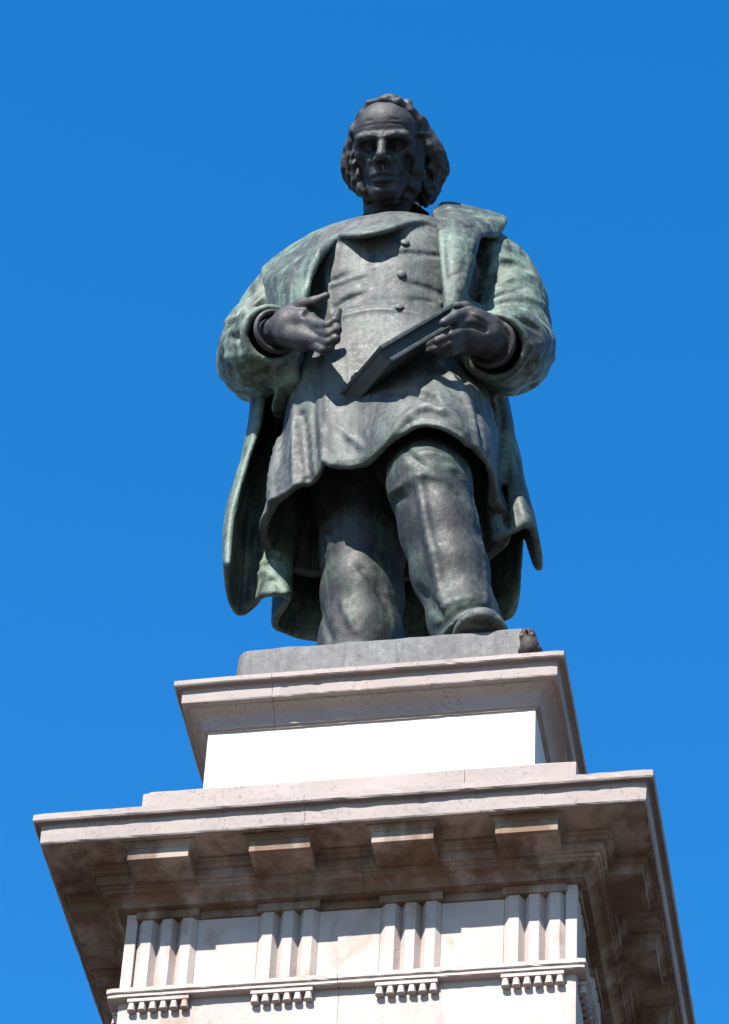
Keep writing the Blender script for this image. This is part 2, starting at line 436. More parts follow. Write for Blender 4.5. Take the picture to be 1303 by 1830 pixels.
class Vol:
    def __init__(s, lo, hi, h):
        s.lo = np.array(lo, float); s.h = h
        s.n = np.ceil((np.array(hi)-s.lo)/h).astype(int)+1
        s.d = np.full(s.n, 0.3, np.float32)
        s.ax = [(s.lo[i]+h*np.arange(s.n[i])).astype(np.float32) for i in range(3)]
    def sl(s, lo, hi, m):
        a = np.clip(np.floor((np.array(lo)-m-s.lo)/s.h).astype(int), 0, s.n)
        b = np.clip(np.ceil((np.array(hi)+m-s.lo)/s.h).astype(int)+1, 0, s.n)
        return tuple(slice(i, j) for i, j in zip(a, b))
    def grid(s, sl):
        return (s.ax[0][sl[0]][:, None, None], s.ax[1][sl[1]][None, :, None], s.ax[2][sl[2]][None, None, :])
    def op(s, sl, e, k, mode):
        a = s.d[sl]
        if a.size == 0: return
        if mode == 'u':
            if k > 0:
                hh = np.maximum(k-np.abs(a-e), 0)/k
                s.d[sl] = np.minimum(a, e)-hh*hh*k*0.25
            else: s.d[sl] = np.minimum(a, e)
        elif mode == 's':
            e = -e
            if k > 0:
                hh = np.maximum(k-np.abs(a-e), 0)/k
                s.d[sl] = np.maximum(a, e)+hh*hh*k*0.25
            else: s.d[sl] = np.maximum(a, e)
        elif mode == 'i':
            if k > 0:
                hh = np.maximum(k-np.abs(a-e), 0)/k
                s.d[sl] = np.maximum(a, e)+hh*hh*k*0.25
            else: s.d[sl] = np.maximum(a, e)
    def seg(s, a, b, ra, rb, k=0.0, mode='u'):
        a = np.asarray(a, float); b = np.asarray(b, float); r = max(ra, rb)
        sl = s.sl(np.minimum(a, b)-r, np.maximum(a, b)+r, k+3*s.h)
        x, y, z = s.grid(sl)
        ab = b-a; L = float(ab@ab)+1e-12
        t = np.clip(((x-a[0])*ab[0]+(y-a[1])*ab[1]+(z-a[2])*ab[2])/L, 0, 1)
        e = np.sqrt((x-a[0]-t*ab[0])**2+(y-a[1]-t*ab[1])**2+(z-a[2]-t*ab[2])**2)-(ra+(rb-ra)*t)
        s.op(sl, e.astype(np.float32), k, mode)
    def tube(s, pts, rad, k=0.0, mode='u', sub=1):
        pts = np.asarray(pts, float); rad = np.asarray(rad if np.ndim(rad) else [rad]*len(pts), float)
        if sub > 1 and len(pts) > 2:
            pts, rad = spline(pts, sub), spline(rad[:, None], sub)[:, 0]
        for i in range(len(pts)-1): s.seg(pts[i], pts[i+1], rad[i], rad[i+1], k, mode)
    def ball(s, c, r, k=0.0, mode='u', R=None):
        """ellipsoid, r = 3 radii, R columns = axes"""
        c = np.asarray(c, float); r = np.asarray(r if np.ndim(r) else [r]*3, float); m = r.max()
        sl = s.sl(c-m, c+m, k+3*s.h)
        x, y, z = s.grid(sl); x = x-c[0]; y = y-c[1]; z = z-c[2]
        if R is None: q = (x, y, z)
        else: q = tuple(x*R[0][i]+y*R[1][i]+z*R[2][i] for i in range(3))
        k0 = np.sqrt((q[0]/r[0])**2+(q[1]/r[1])**2+(q[2]/r[2])**2)
        k1 = np.sqrt((q[0]/r[0]**2)**2+(q[1]/r[1]**2)**2+(q[2]/r[2]**2)**2)+1e-6
        s.op(sl, (k0*(k0-1)/k1).astype(np.float32), k, mode)
    def torus(s, c, d, R, r, k=0.0, mode='u'):
        c = np.asarray(c, float); m = R+r; sl = s.sl(c-m, c+m, k+3*s.h); x, y, z = s.grid(sl)
        x = x-c[0]; y = y-c[1]; z = z-c[2]; t = x*d[0]+y*d[1]+z*d[2]
        q = np.sqrt(np.maximum(x*x+y*y+z*z-t*t, 0))-R
        s.op(sl, (np.sqrt(q*q+t*t)-r).astype(np.float32), k, mode)
    def disp(s, fn, band=0.05, lim=None):
        """displace the surface by fn(x, y, z), worked out near the surface only"""
        m = np.abs(s.d) < band
        if lim is not None: m &= lim
        i = np.nonzero(m)
        s.d[i] += fn(s.ax[0][i[0]], s.ax[1][i[1]], s.ax[2][i[2]]).astype(np.float32)
    def field(s, fn, lo, hi, k=0.0, mode='u'):
        sl = s.sl(lo, hi, 0); x, y, z = s.grid(sl)
        s.op(sl, np.broadcast_to(fn(x, y, z), s.d[sl].shape).astype(np.float32), k, mode)
    def sheet(s, grid, t, k=0.0, step=None):
        """thick curved sheet through a grid of points (rows, cols, 3)"""
        g = np.asarray(grid, float)
        g = spline(g, 6); g = np.swapaxes(spline(np.swapaxes(g, 0, 1), 6), 0, 1)
        for ax_ in (0, 1):
            while True:
                w = np.moveaxis(g, ax_, 0)
                L = np.linalg.norm(np.diff(w, axis=0), axis=-1).max()
                if L < s.h*1.15: break
                mid = (w[1:]+w[:-1])/2
                o = np.empty((w.shape[0]*2-1,)+w.shape[1:]); o[0::2] = w; o[1::2] = mid
                g = np.moveaxis(o, 0, ax_)
        pts = g.reshape(-1, 3)
        tt = np.full(len(pts), t) if np.ndim(t) == 0 else t
        R = int(math.ceil((t+k)/s.h))+2
        o = np.arange(-R, R+1); ox, oy, oz = np.meshgrid(o, o, o, indexing='ij')
        keep = (ox**2+oy**2+oz**2) <= (R+0.5)**2
        ox, oy, oz = ox[keep], oy[keep], oz[keep]
        # thin out the samples to one per voxel
        key = np.floor((pts-s.lo)/s.h*1.6).astype(np.int64)
        _, ui = np.unique(key[:, 0]*10**8+key[:, 1]*10**4+key[:, 2], return_index=True); pts = pts[ui]
        e = np.full(s.n, 0.3, np.float32).ravel()
        base = np.round((pts-s.lo)/s.h).astype(int)
        for c in range(0, len(pts), 20000):
            b = base[c:c+20000]; p = pts[c:c+20000]
            ix = b[:, 0:1]+ox; iy = b[:, 1:2]+oy; iz = b[:, 2:3]+oz
            ok = (ix >= 0)&(iy >= 0)&(iz >= 0)&(ix < s.n[0])&(iy < s.n[1])&(iz < s.n[2])
            dx = s.lo[0]+ix*s.h-p[:, 0:1]; dy = s.lo[1]+iy*s.h-p[:, 1:2]; dz = s.lo[2]+iz*s.h-p[:, 2:3]
            dist = (np.sqrt(dx*dx+dy*dy+dz*dz)-t).astype(np.float32)
            idx = (ix*s.n[1]+iy)*s.n[2]+iz
            np.minimum.at(e, idx[ok], dist[ok])
        s.op((slice(None),)*3, e.reshape(s.n), k, 'u')
    def hit(s, px, py, y0=-1.0, y1=0.5):
        """where the line of sight through a photo position first meets the surface"""
        a = P(px, py, y0); b = P(px, py, y1)
        L = np.linalg.norm(b-a); n = int(L/(s.h*0.5)); t = np.linspace(0, 1, n)
        q = a+(b-a)*t[:, None]; i = np.round((q-s.lo)/s.h).astype(int)
        ok = np.all((i >= 0)&(i < s.n), axis=1)
        v = np.full(n, 0.3); j = i[ok]; v[ok] = s.d[j[:, 0], j[:, 1], j[:, 2]]
        w = np.nonzero(v < 0)[0]
        return q[w[0]] if len(w) else None
    def stroke(s, pix, r, k=0.02, mode='u', sink=0.0, sub=4):
        """sculpting stroke on the surface: ridge ('u') or groove ('s') along a line of photo positions"""
        k *= 0.55; sink += (0.55 if mode == 'u' else -0.35)*float(np.mean(r))
        pix = spline(np.asarray(pix, float), sub) if len(pix) > 2 else np.asarray(pix, float)
        if len(pix) == 2: pix = np.linspace(pix[0], pix[1], 6)
        pts = [s.hit(*q) for q in pix]; pts = [p+fwd*sink for p in pts if p is not None]
        rad = np.ndim(r) and np.interp(np.linspace(0, 1, len(pts)), np.linspace(0, 1, len(r)), r)
        for i in range(len(pts)-1):
            if np.linalg.norm(pts[i+1]-pts[i]) < 0.12:
                s.seg(pts[i], pts[i+1], r if not np.ndim(r) else rad[i], r if not np.ndim(r) else rad[i+1], k, mode)
    def blur(s, n=1):
        for _ in range(n):
            for ax_ in range(3):
                d = s.d; e = d.copy()
                sl = [slice(None)]*3; a = list(sl); b = list(sl); c = list(sl)
                a[ax_] = slice(0, -2); b[ax_] = slice(1, -1); c[ax_] = slice(2, None)
                e[tuple(b)] = 0.25*d[tuple(a)]+0.5*d[tuple(b)]+0.25*d[tuple(c)]
                s.d = e
    def mesh(s):
        return surface_nets(s.d, s.lo, s.h)

def spline(p, sub):
    """Catmull-Rom resampling along the first axis"""
    p = np.asarray(p, float); n = len(p)
    if n < 3:
        t = np.linspace(0, n-1, (n-1)*sub+1); i = np.minimum(t.astype(int), n-2); f = (t-i).reshape((-1,)+(1,)*(p.ndim-1))
        return p[i]*(1-f)+p[i+1]*f
    q = np.concatenate([2*p[:1]-p[1:2], p, 2*p[-1:]-p[-2:-1]])
    out = []
    for i in range(n-1):
        a, b, c, d = q[i:i+4]
        for j in range(sub):
            t = j/sub
            out.append(0.5*((2*b)+(-a+c)*t+(2*a-5*b+4*c-d)*t*t+(-a+3*b-3*c+d)*t**3))
    out.append(p[-1])
    return np.array(out)

def surface_nets(d, lo, h):
    n = d.shape
    ins = d < 0
    c = [ins[i:n[0]-1+i, j:n[1]-1+j, k:n[2]-1+k] for i in (0, 1) for j in (0, 1) for k in (0, 1)]
    tot = sum(x.astype(np.int8) for x in c)
    act = (tot > 0)&(tot < 8)
    cells = np.argwhere(act)
    idx = np.full(act.shape, -1, np.int64); idx[act] = np.arange(len(cells))
    acc = np.zeros((len(cells), 3)); cnt = np.zeros(len(cells))
    corners = [(i, j, k) for i in (0, 1) for j in (0, 1) for k in (0, 1)]
    vals = {q: d[cells[:, 0]+q[0], cells[:, 1]+q[1], cells[:, 2]+q[2]].astype(float) for q in corners}
    for q in corners:
        for ax_ in range(3):
            if q[ax_] == 1: continue
            r = list(q); r[ax_] = 1; r = tuple(r)
            a, b = vals[q], vals[r]; m = (a < 0) != (b < 0)
            t = np.where(m, a/np.where(m, a-b, 1), 0)
            pt = np.tile(np.array(q, float), (len(cells), 1)); pt[:, ax_] = t
            acc[m] += pt[m]; cnt[m] += 1
    v = lo+h*(cells+acc/cnt[:, None])
    faces = []
    for ax_ in range(3):
        u, w = (ax_+1) % 3, (ax_+2) % 3
        sa = [slice(None)]*3; sb = [slice(None)]*3
        sa[ax_] = slice(0, -1); sb[ax_] = slice(1, None)
        A = ins[tuple(sa)]; B = ins[tuple(sb)]
        e = np.argwhere(A != B)
        e = e[(e[:, u] > 0)&(e[:, w] > 0)&(e[:, u] < n[u]-1)&(e[:, w] < n[w]-1)]
        def cell(du, dw):
            q = e.copy(); q[:, u] -= du; q[:, w] -= dw
            return idx[q[:, 0], q[:, 1], q[:, 2]]
        f = np.stack([cell(1, 1), cell(0, 1), cell(0, 0), cell(1, 0)], 1)
        flip = ~A[e[:, 0], e[:, 1], e[:, 2]]
        f[flip] = f[flip][:, ::-1]
        faces.append(f)
    f = np.concatenate(faces)
    f = f[(f >= 0).all(1)]
    return v, f

def lattice_noise(x, y, z, seed=0, scale=1.0):
    """smooth value noise in -1..1 on broadcast grids"""
    r = np.random.default_rng(seed).uniform(-1, 1, (32, 32, 32)).astype(np.float32)
    x, y, z = np.broadcast_arrays(x*scale, y*scale, z*scale)
    def sp(q):
        i = np.floor(q).astype(np.int32); f = q-i; return i & 31, (i+1) & 31, f*f*(3-2*f)
    x0, x1, fx = sp(x); y0, y1, fy = sp(y); z0, z1, fz = sp(z)
    a = r[x0, y0, z0]*(1-fx)+r[x1, y0, z0]*fx; b = r[x0, y1, z0]*(1-fx)+r[x1, y1, z0]*fx
    c = r[x0, y0, z1]*(1-fx)+r[x1, y0, z1]*fx; e = r[x0, y1, z1]*(1-fx)+r[x1, y1, z1]*fx
    return (a*(1-fy)+b*fy)*(1-fz)+(c*(1-fy)+e*fy)*fz

def build(name, vols, mat, parent):
    vs_, fs_, n = [], [], 0
    for q in vols:
        v, f = q.mesh() if isinstance(q, Vol) else q
        vs_.append(v); fs_.append(f+n); n += len(v)
    return link(name, np_mesh(name, np.concatenate(vs_), np.concatenate(fs_)), mat, parent)

#@@STATUE@@
# ------------------------------------------------------------------ statue
statue = empty('statue', (0, 0, ZP))
tag(statue, 'dark green bronze statue of a standing man in a long coat holding a book', 'statue')

# ---- bronze plinth slab
def make_plinth():
    x0, x1, y0, y1, z0, z1 = -0.513, 0.513, -0.513, 0.513, -0.273, 0.0
    out = []
    def corner(cx, cy, a0, r, n):
        for i in range(n+1):
            a = a0+math.pi/2*i/n
            out.append((cx+r*math.cos(a), cy+r*math.sin(a)))
    corner(x0+0.045, y0+0.045, math.pi, 0.045, 8)
    corner(x1-0.006, y0+0.006, -math.pi/2, 0.006, 3)
    corner(x1-0.02, y1-0.02, 0, 0.02, 3)
    corner(x0+0.045, y1-0.045, math.pi/2, 0.045, 8)
    # subdivide the long edges
    pts = []
    for a, b in zip(out, out[1:]+out[:1]):
        n = max(1, int(math.dist(a, b)/0.03))
        for i in range(n): pts.append((a[0]+(b[0]-a[0])*i/n, a[1]+(b[1]-a[1])*i/n))
    bm = bmesh.new(); rows = []
    zs = [z0, z0+0.06, z0+0.12, z0+0.18, z1-0.04, z1-0.006, z1]
    for zi, z in enumerate(zs):
        row = []
        for (x, y) in pts:
            k = 0.994 if zi == len(zs)-1 else 1.0
            j = 0.0016*math.sin(x*23+z*31)+0.0012*math.sin(x*57-z*17+y*40)
            row.append(bm.verts.new((x*k+j, y*k+j, z+0.0015*math.sin(x*31+y*27) if zi >= len(zs)-2 else z)))
        rows.append(row)
    n = len(pts)
    for r0, r1 in zip(rows[:-1], rows[1:]):
        for i in range(n): bm.faces.new((r0[i], r0[(i+1) % n], r1[(i+1) % n], r1[i]))
    bm.faces.new(rows[-1]); bm.faces.new(rows[0][::-1])
    link('plinth', bm_mesh('plinth', bm), M_PLINTH, statue)
make_plinth()

def interp(z, zs, vs): return np.interp(z, zs, vs).astype(np.float32)

# ---- torso and legs layout (statue frame: x to the viewer's right, y away, z up from the plinth)
HIP_L, KNEE_L, SHIN_L, HEM_L = (0.05, -0.10, 1.62), (0.125, -0.335, 0.93), (0.210, -0.285, 0.52), (0.300, -0.265, 0.10)
HIP_R, KNEE_R, SHIN_R, HEM_R = (-0.20, -0.02, 1.62), (-0.185, 0.0, 0.95), (-0.180, 0.04, 0.52), (-0.19, 0.08, 0.06)

# ---- trousers
def make_trousers():
    V = Vol((-0.45, -0.60, 0.0), (0.50, 0.25, 1.75), 0.0085)
    V.tube([HIP_R, (-0.195, -0.02, 1.25), KNEE_R, (-0.182, 0.02, 0.74), SHIN_R, (-0.185, 0.06, 0.28), HEM_R], [0.20, 0.185, 0.158, 0.150, 0.152, 0.150, 0.148], 0.05)
    V.tube([HIP_L, (0.09, -0.24, 1.25), KNEE_L, (0.165, -0.315, 0.72), SHIN_L, (0.258, -0.275, 0.30), HEM_L], [0.20, 0.180, 0.150, 0.138, 0.136, 0.122, 0.115], 0.05)
    V.ball((-0.08, -0.03, 1.62), (0.30, 0.22, 0.18), 0.08)
    # trouser foot breaking over the instep
    V.ball((0.318, -0.330, 0.175), (0.096, 0.078, 0.070), 0.05)
    # centre crease down the forward shin, folds behind the knee
    V.stroke([(748, 850), (757, 905), (768, 960), (780, 1020), (792, 1085)], [0.006, 0.010, 0.011, 0.010, 0.009], 0.05, 'u', -0.003)
    V.stroke([(842, 880), (856, 940), (864, 1010), (868, 1085)], [0.008, 0.010, 0.008], 0.02, 'u', 0.0)
    V.stroke([(700, 898), (712, 892), (728, 888)], [0.012, 0.008, 0.003], 0.03, 's', 0.0)
    V.stroke([(700, 880), (720, 868), (750, 862)], [0.006, 0.008, 0.003], 0.03, 'u', 0.002)
    V.stroke([(720, 860), (760, 850), (800, 862)], [0.003, 0.006, 0.003], 0.04, 'u', 0.004)
    V.stroke([(745, 815), (775, 812), (805, 822)], [0.003, 0.006, 0.003], 0.04, 'u', 0.004)
    V.stroke([(718, 790), (735, 815), (760, 835)], [0.006, 0.008, 0.004], 0.03, 's', 0.0)
    V.stroke([(808, 870), (822, 885), (838, 905)], [0.008, 0.010, 0.005], 0.03, 's', 0.0)
    V.stroke([(800, 835), (820, 845), (828, 870)], [0.010, 0.012, 0.006], 0.03, 'u', 0.002)
    V.stroke([(745, 1050), (765, 1075), (790, 1100)], [0.006, 0.012, 0.010], 0.04, 's', 0.002)
    V.stroke([(772, 1128), (800, 1106), (824, 1090), (852, 1083), (876, 1086)], [0.012, 0.016, 0.018, 0.018, 0.014], 0.03, 's', -0.004)
    V.stroke([(790, 1085), (820, 1074), (850, 1070)], [0.008, 0.010, 0.008], 0.03, 'u', 0.002)
    # straight leg: knee knob, side wrinkles
    V.stroke([(578, 958), (590, 966), (586, 985)], [0.010, 0.013, 0.006], 0.03, 'u', 0.0)
    V.stroke([(590, 985), (574, 1010), (568, 1050)], [0.007, 0.009, 0.004], 0.03, 'u', 0.002)
    V.stroke([(640, 1010), (668, 1040), (686, 1075)], [0.003, 0.006, 0.003], 0.04, 's', 0.0)
    V.stroke([(690, 1050), (700, 1095), (704, 1135)], [0.008, 0.009, 0.008], 0.02, 'u', 0.0)
    V.stroke([(575, 1090), (582, 1120), (590, 1140)], [0.005, 0.008, 0.005], 0.04, 's', 0.0)
    V.stroke([(610, 1070), (622, 1105), (640, 1135)], [0.003, 0.006, 0.004], 0.04, 'u', 0.003)
    V.disp(lambda x, y, z: 0.004*lattice_noise(x, y, z*0.35, 3, 10.0)+0.009*(np.abs(lattice_noise(x+0.25*z, y, z*0.35, 14, 9.0))-0.3)+0.004*(np.abs(lattice_noise(x-0.4*z, y, z*0.5, 15, 17.0))-0.3))
    V.blur(1)
    V.field(lambda x, y, z: 0.004-z, V.lo, V.lo+V.n*V.h, 0.0, 'i')
    V.field(lambda x, y, z: 0.160-0.5*(y+0.36)-z+0.0*x, (0.08, -0.6, 0.0), (0.5, 0.25, 0.3), 0.0, 'i')      # crisp hem over the shoe
    build('trousers', [V], M_TROUS, statue)
make_trousers()

# ---- shoes
def make_shoe(heel, toe, w, visible):
    heel, toe = np.array(heel, float), np.array(toe, float)
    d = toe-heel; L = np.linalg.norm(d); d /= L; sx = np.array([-d[1], d[0], 0.0])
    Rm = np.stack([sx, d, np.array([0, 0, 1.0])], 1)
    lo = np.minimum(heel, toe)-0.16; hi = np.maximum(heel, toe)+0.16
    V = Vol((lo[0], lo[1], -0.02), (hi[0], hi[1], 0.28), 0.006)
    def at(f, s, z): return heel+d*L*f+sx*s+np.array([0, 0, z])
    V.ball(at(0.83, 0, 0.050), (w*0.5, 0.125, 0.062), 0.0, 'u', Rm)
    V.ball(at(0.60, 0, 0.055), (w*0.47, 0.16, 0.075), 0.03, 'u', Rm)
    V.ball(at(0.18, 0, 0.070), (w*0.40, 0.13, 0.095), 0.04, 'u', Rm)
    V.tube([at(0.30, 0, 0.10), at(0.28, 0, 0.24)], [0.085, 0.080], 0.05)
    # toe cap welt
    V.field(lambda x, y, z: 0.026-z, V.lo, V.lo+V.n*V.h, 0.006, 'i')
    V.blur(1)
    sh = build('shoe', [V], M_SHOE, statue)
    # sole: flat outline with rounded rim
    out = []
    prof = [(-0.02, 0.30), (0.02, 0.40), (0.15, 0.42), (0.35, 0.36), (0.55, 0.44), (0.75, 0.52), (0.90, 0.50), (0.99, 0.40), (1.05, 0.24), (1.075, 0.0)]
    pr_ = spline(np.array(prof), 4)
    side = [(f, s*w) for f, s in pr_]
    ring = [at(f, s, 0) for f, s in side]+[at(f, -s, 0) for f, s in side[::-1][1:]]
    bm = bmesh.new(); rows = []
    cen = np.mean(ring, axis=0)
    fs = [f for f, q in side]+[f for f, q in side[::-1][1:]]
    lift = [0.22*max(0.0, f-0.70)**2 for f in fs]
    for z, k in ((0.0, 1.00), (0.004, 1.03), (0.012, 1.045), (0.022, 1.045), (0.030, 1.03), (0.034, 1.00)):
        rows.append([bm.verts.new(tuple(cen*(1-k)+p*k+np.array([0, 0, z+0.003+q]))) for p, q in zip(ring, lift)])
    n = len(ring)
    for r0, r1 in zip(rows[:-1], rows[1:]):
        for i in range(n): bm.faces.new((r0[i], r0[(i+1) % n], r1[(i+1) % n], r1[i]))
    bm.faces.new(rows[-1]); bm.faces.new(rows[0][::-1])
    link('sole', bm_mesh('sole', bm, True), M_SHOE, sh)
make_shoe((0.290, -0.085, 0), (0.366, -0.520, 0), 0.186, True)
make_shoe((-0.18, 0.19, 0), (-0.22, -0.27, 0), 0.186, False)

# ---- frock coat: buttoned body, skirt over the thighs
TZ  = [0.95, 1.10, 1.30, 1.50, 1.70, 1.90, 2.10, 2.30, 2.42, 2.50, 2.60, 2.68, 2.74]
TCX = [-0.10, -0.10, -0.10, -0.105, -0.11, -0.115, -0.12, -0.125, -0.13, -0.13, -0.13, -0.128, -0.125]
TAX = [0.50, 0.475, 0.440, 0.405, 0.375, 0.350, 0.365, 0.390, 0.370, 0.330, 0.240, 0.150, 0.110]
TYF = [-0.33, -0.335, -0.345, -0.36, -0.39, -0.40, -0.425, -0.43, -0.405, -0.355, -0.27, -0.19, -0.15]
TYB = [0.26, 0.25, 0.23, 0.20, 0.16, 0.12, 0.12, 0.14, 0.14, 0.13, 0.11, 0.08, 0.04]
def torso(x, y, z, grow=0.0, n=2.25):
    cx, ax_, yf, yb = (interp(z, TZ, q) for q in (TCX, TAX, TYF, TYB))
    cy = (yf+yb)/2+0.03; ax_ = ax_+grow
    ay = np.where(y < cy, cy-yf, yb-cy)+grow
    q = (np.abs((x-cx)/ax_)**n+np.abs((y-cy)/ay)**n)**(1.0/n)
    return (q-1)*np.minimum(ax_, ay)*0.85

def hem_frock(x):
    xs = [-0.70, -0.50, -0.42, -0.36, -0.30, -0.280, -0.255, -0.18, -0.08, -0.02, 0.06, 0.13, 0.20, 0.27, 0.34, 0.45]
    hs = [1.05, 1.03, 1.02, 1.035, 1.045, 1.065, 1.040, 1.015, 1.010, 1.015, 1.03, 1.040, 1.02, 0.995, 1.00, 1.03]
    return interp(x, xs, hs)

def make_frock():
    V = Vol((-0.66, -0.60, 0.98), (0.47, 0.32, 2.80), 0.0076)
    lo, hi = V.lo, V.lo+V.n*V.h
    V.field(lambda x, y, z: np.maximum(torso(x, y, z), z-2.74), lo, hi)
    # skirt carried forward by the bent thigh, draped over the standing one
    V.tube([(0.03, -0.12, 1.66), (0.085, -0.225, 1.32), (0.125, -0.315, 1.10), (0.14, -0.34, 0.95)], [0.22, 0.220, 0.205, 0.20], 0.12)
    V.tube([(-0.20, -0.10, 1.60), (-0.21, -0.125, 1.20), (-0.21, -0.13, 0.95)], [0.22, 0.225, 0.23], 0.10)
    # vertical folds of the skirt
    def folds(x, y, z):
        g = np.clip((1.75-z)/0.6, 0, 1)
        ph = x*26+2.2*np.sin(z*2.1)+lattice_noise(x, y*0.3, z*0.35, 11, 5.0)*1.6
        return 0.006*g*np.sin(ph*0.7)
    sl = (slice(None),)*3; x, y, z = V.grid(sl)
    V.disp(folds)
    def cloth(x, y, z):
        g = np.clip((1.85-z)/0.3, 0, 1)
        a = 0.011*(np.abs(lattice_noise(x+0.10*z, y*0.5, z*0.20, 12, 12.0))-0.3)*g
        b = 0.006*(np.abs(lattice_noise(x*0.35+0.1*z, y*0.5, z, 13, 12.0))-0.3)*(1-0.6*g)
        return a+b+0.003*lattice_noise(x, y, z, 5, 13.0)+0.003*lattice_noise(x, y, z, 6, 6.0)
    V.disp(cloth)
    # overlapping front edge of the skirt and seam ridges
    ea, eb = P(574, 640, -0.39), P(580, 870, -0.35)
    xe = ea[0]+(eb[0]-ea[0])*(z-ea[2])/(eb[2]-ea[2])
    w = np.clip((x-xe)/0.008+0.5, 0, 1)*np.clip(1-(x-xe)/0.30, 0, 1)*np.clip((1.80-z)/0.12, 0, 1)*np.clip((-0.12-y)/0.06, 0, 1)
    V.d -= (0.016*w).astype(np.float32)
    V.stroke([(575, 660), (573, 720), (577, 790), (580, 870)], [0.012, 0.013, 0.013, 0.013], 0.012, 'u', 0.000)
    V.stroke([(563, 665), (560, 740), (563, 800), (566, 880)], [0.008, 0.010, 0.010], 0.012, 's', 0.0)
    V.stroke([(527, 720), (523, 780), (524, 840), (529, 905)], [0.008, 0.010, 0.010], 0.012, 'u', 0.0)
    V.stroke([(540, 740), (545, 800), (552, 870)], [0.012, 0.018, 0.014], 0.04, 's', 0.004)
    V.stroke([(500, 790), (490, 850), (488, 920)], [0.014, 0.020, 0.020], 0.05, 'u', 0.004)
    # waist seam, sagging belly, button line
    V.stroke([(560, 598), (582, 574), (612, 558), (650, 549), (690, 546), (735, 552), (775, 566), (806, 580)], [0.0055, 0.006, 0.006, 0.006], 0.006, 's', 0.001)
    V.stroke([(585, 582), (614, 566), (650, 557), (690, 554), (735, 560), (772, 573)], [0.005, 0.006, 0.005], 0.03, 'u', 0.002)
    # chest wrinkles
    V.stroke([(590, 502), (604, 497), (622, 488)], [0.009, 0.010, 0.003], 0.014, 's', 0.0)
    V.stroke([(588, 512), (606, 507), (630, 497), (655, 490)], [0.005, 0.007, 0.004, 0.002], 0.03, 'u', 0.002)
    V.stroke([(596, 552), (620, 535), (650, 524)], [0.006, 0.009, 0.003], 0.03, 's', 0.0)
    V.stroke([(690, 455), (740, 452), (790, 458)], [0.002, 0.004, 0.003], 0.04, 's', 0.0)
    V.stroke([(725, 505), (760, 512), (795, 528)], [0.002, 0.005, 0.003], 0.03, 's', 0.0)
    V.stroke([(735, 535), (775, 540), (812, 560)], [0.003, 0.005, 0.004], 0.02, 's', 0.0)
    V.stroke([(778, 548), (800, 540), (826, 545)], [0.010, 0.014, 0.008], 0.02, 'u', 0.002)
    V.stroke([(592, 560), (585, 520), (586, 470), (598, 440)], [0.006, 0.008, 0.007], 0.015, 'u', 0.0)
    # folds over the raised thigh and at the hip
    V.stroke([(772, 642), (820, 690), (842, 745), (852, 800)], [0.012, 0.016, 0.014, 0.012], 0.03, 'u', 0.002)
    V.stroke([(800, 640), (838, 690), (856, 740), (862, 790)], [0.010, 0.014, 0.012], 0.03, 's', 0.0)
    V.stroke([(700, 790), (725, 752), (762, 730), (800, 742), (830, 775)], [0.010, 0.016, 0.016, 0.012], 0.05, 'u', 0.004)
    V.stroke([(700, 700), (745, 700), (785, 720)], [0.010, 0.014, 0.008], 0.05, 's', 0.0)
    V.stroke([(600, 760), (625, 780), (650, 800)], [0.004, 0.009, 0.006], 0.03, 'u', 0.003)
    V.stroke([(486, 916), (505, 898), (530, 872), (570, 842)], 0.0055, 0.006, 's', 0.002)
    V.stroke([(592, 830), (640, 826), (670, 816), (700, 784), (745, 750), (790, 756), (832, 780), (856, 830)], 0.0055, 0.006, 's', 0.002)
    # thicker rim along the hem, then hollow it out
    W = V.d.copy()
    V.field(lambda x, y, z: hem_frock(x)-z, lo, hi, 0.006, 'i')
    inner = np.maximum(W+0.022, (z-1.62).astype(np.float32))
    V.d = np.maximum(V.d, -inner)
    # turned-over lapels of the buttoned front
    g = [PP((632, 407, -0.32), (659, 395, -0.27), (689, 385, -0.245), (721, 384, -0.235), (760, 391, -0.25), (790, 399, -0.30)),
         PP((618, 414, -0.39), (655, 407, -0.41), (689, 399, -0.40), (724, 392, -0.36), (758, 393, -0.33), (788, 402, -0.34)),
         PP((610, 421, -0.43), (650, 420, -0.50), (689, 412, -0.49), (726, 400, -0.43), (757, 396, -0.385), (787, 406, -0.36))]
    V.sheet(g, 0.014, 0.02)
    V.blur(1)
    return V

V_FROCK = make_frock()
frock = build('frock_coat', [V_FROCK], M_FROCK, statue)

# buttons of the frock coat
def button_mesh(r):
    bm = bmesh.new()
    rings = [(0.0, 0.55), (0.15, 0.52), (0.75, 0.42), (0.95, 0.26), (1.0, 0.05), (0.97, -0.35)]
    n = 16; rows = []
    top = bm.verts.new((0, 0, r*0.55))
    for f, z in rings[1:]: rows.append([bm.verts.new((r*f*math.cos(2*math.pi*i/n), r*f*math.sin(2*math.pi*i/n), r*z)) for i in range(n)])
    for i in range(n): bm.faces.new((top, rows[0][i], rows[0][(i+1) % n]))
    for r0, r1 in zip(rows[:-1], rows[1:]):
        for i in range(n): bm.faces.new((r0[i], r1[i], r1[(i+1) % n], r0[(i+1) % n]))
    return bm_mesh('button', bm, True)
me_btn = button_mesh(0.0185)
def surf_normal(V, p):
    i = np.round((np.asarray(p)-V.lo)/V.h).astype(int); q = []
    for a in range(3):
        d = np.zeros(3, int); d[a] = 3
        q.append(V.d[tuple(i+d)]-V.d[tuple(i-d)])
    q = np.array(q, float); return q/np.linalg.norm(q)
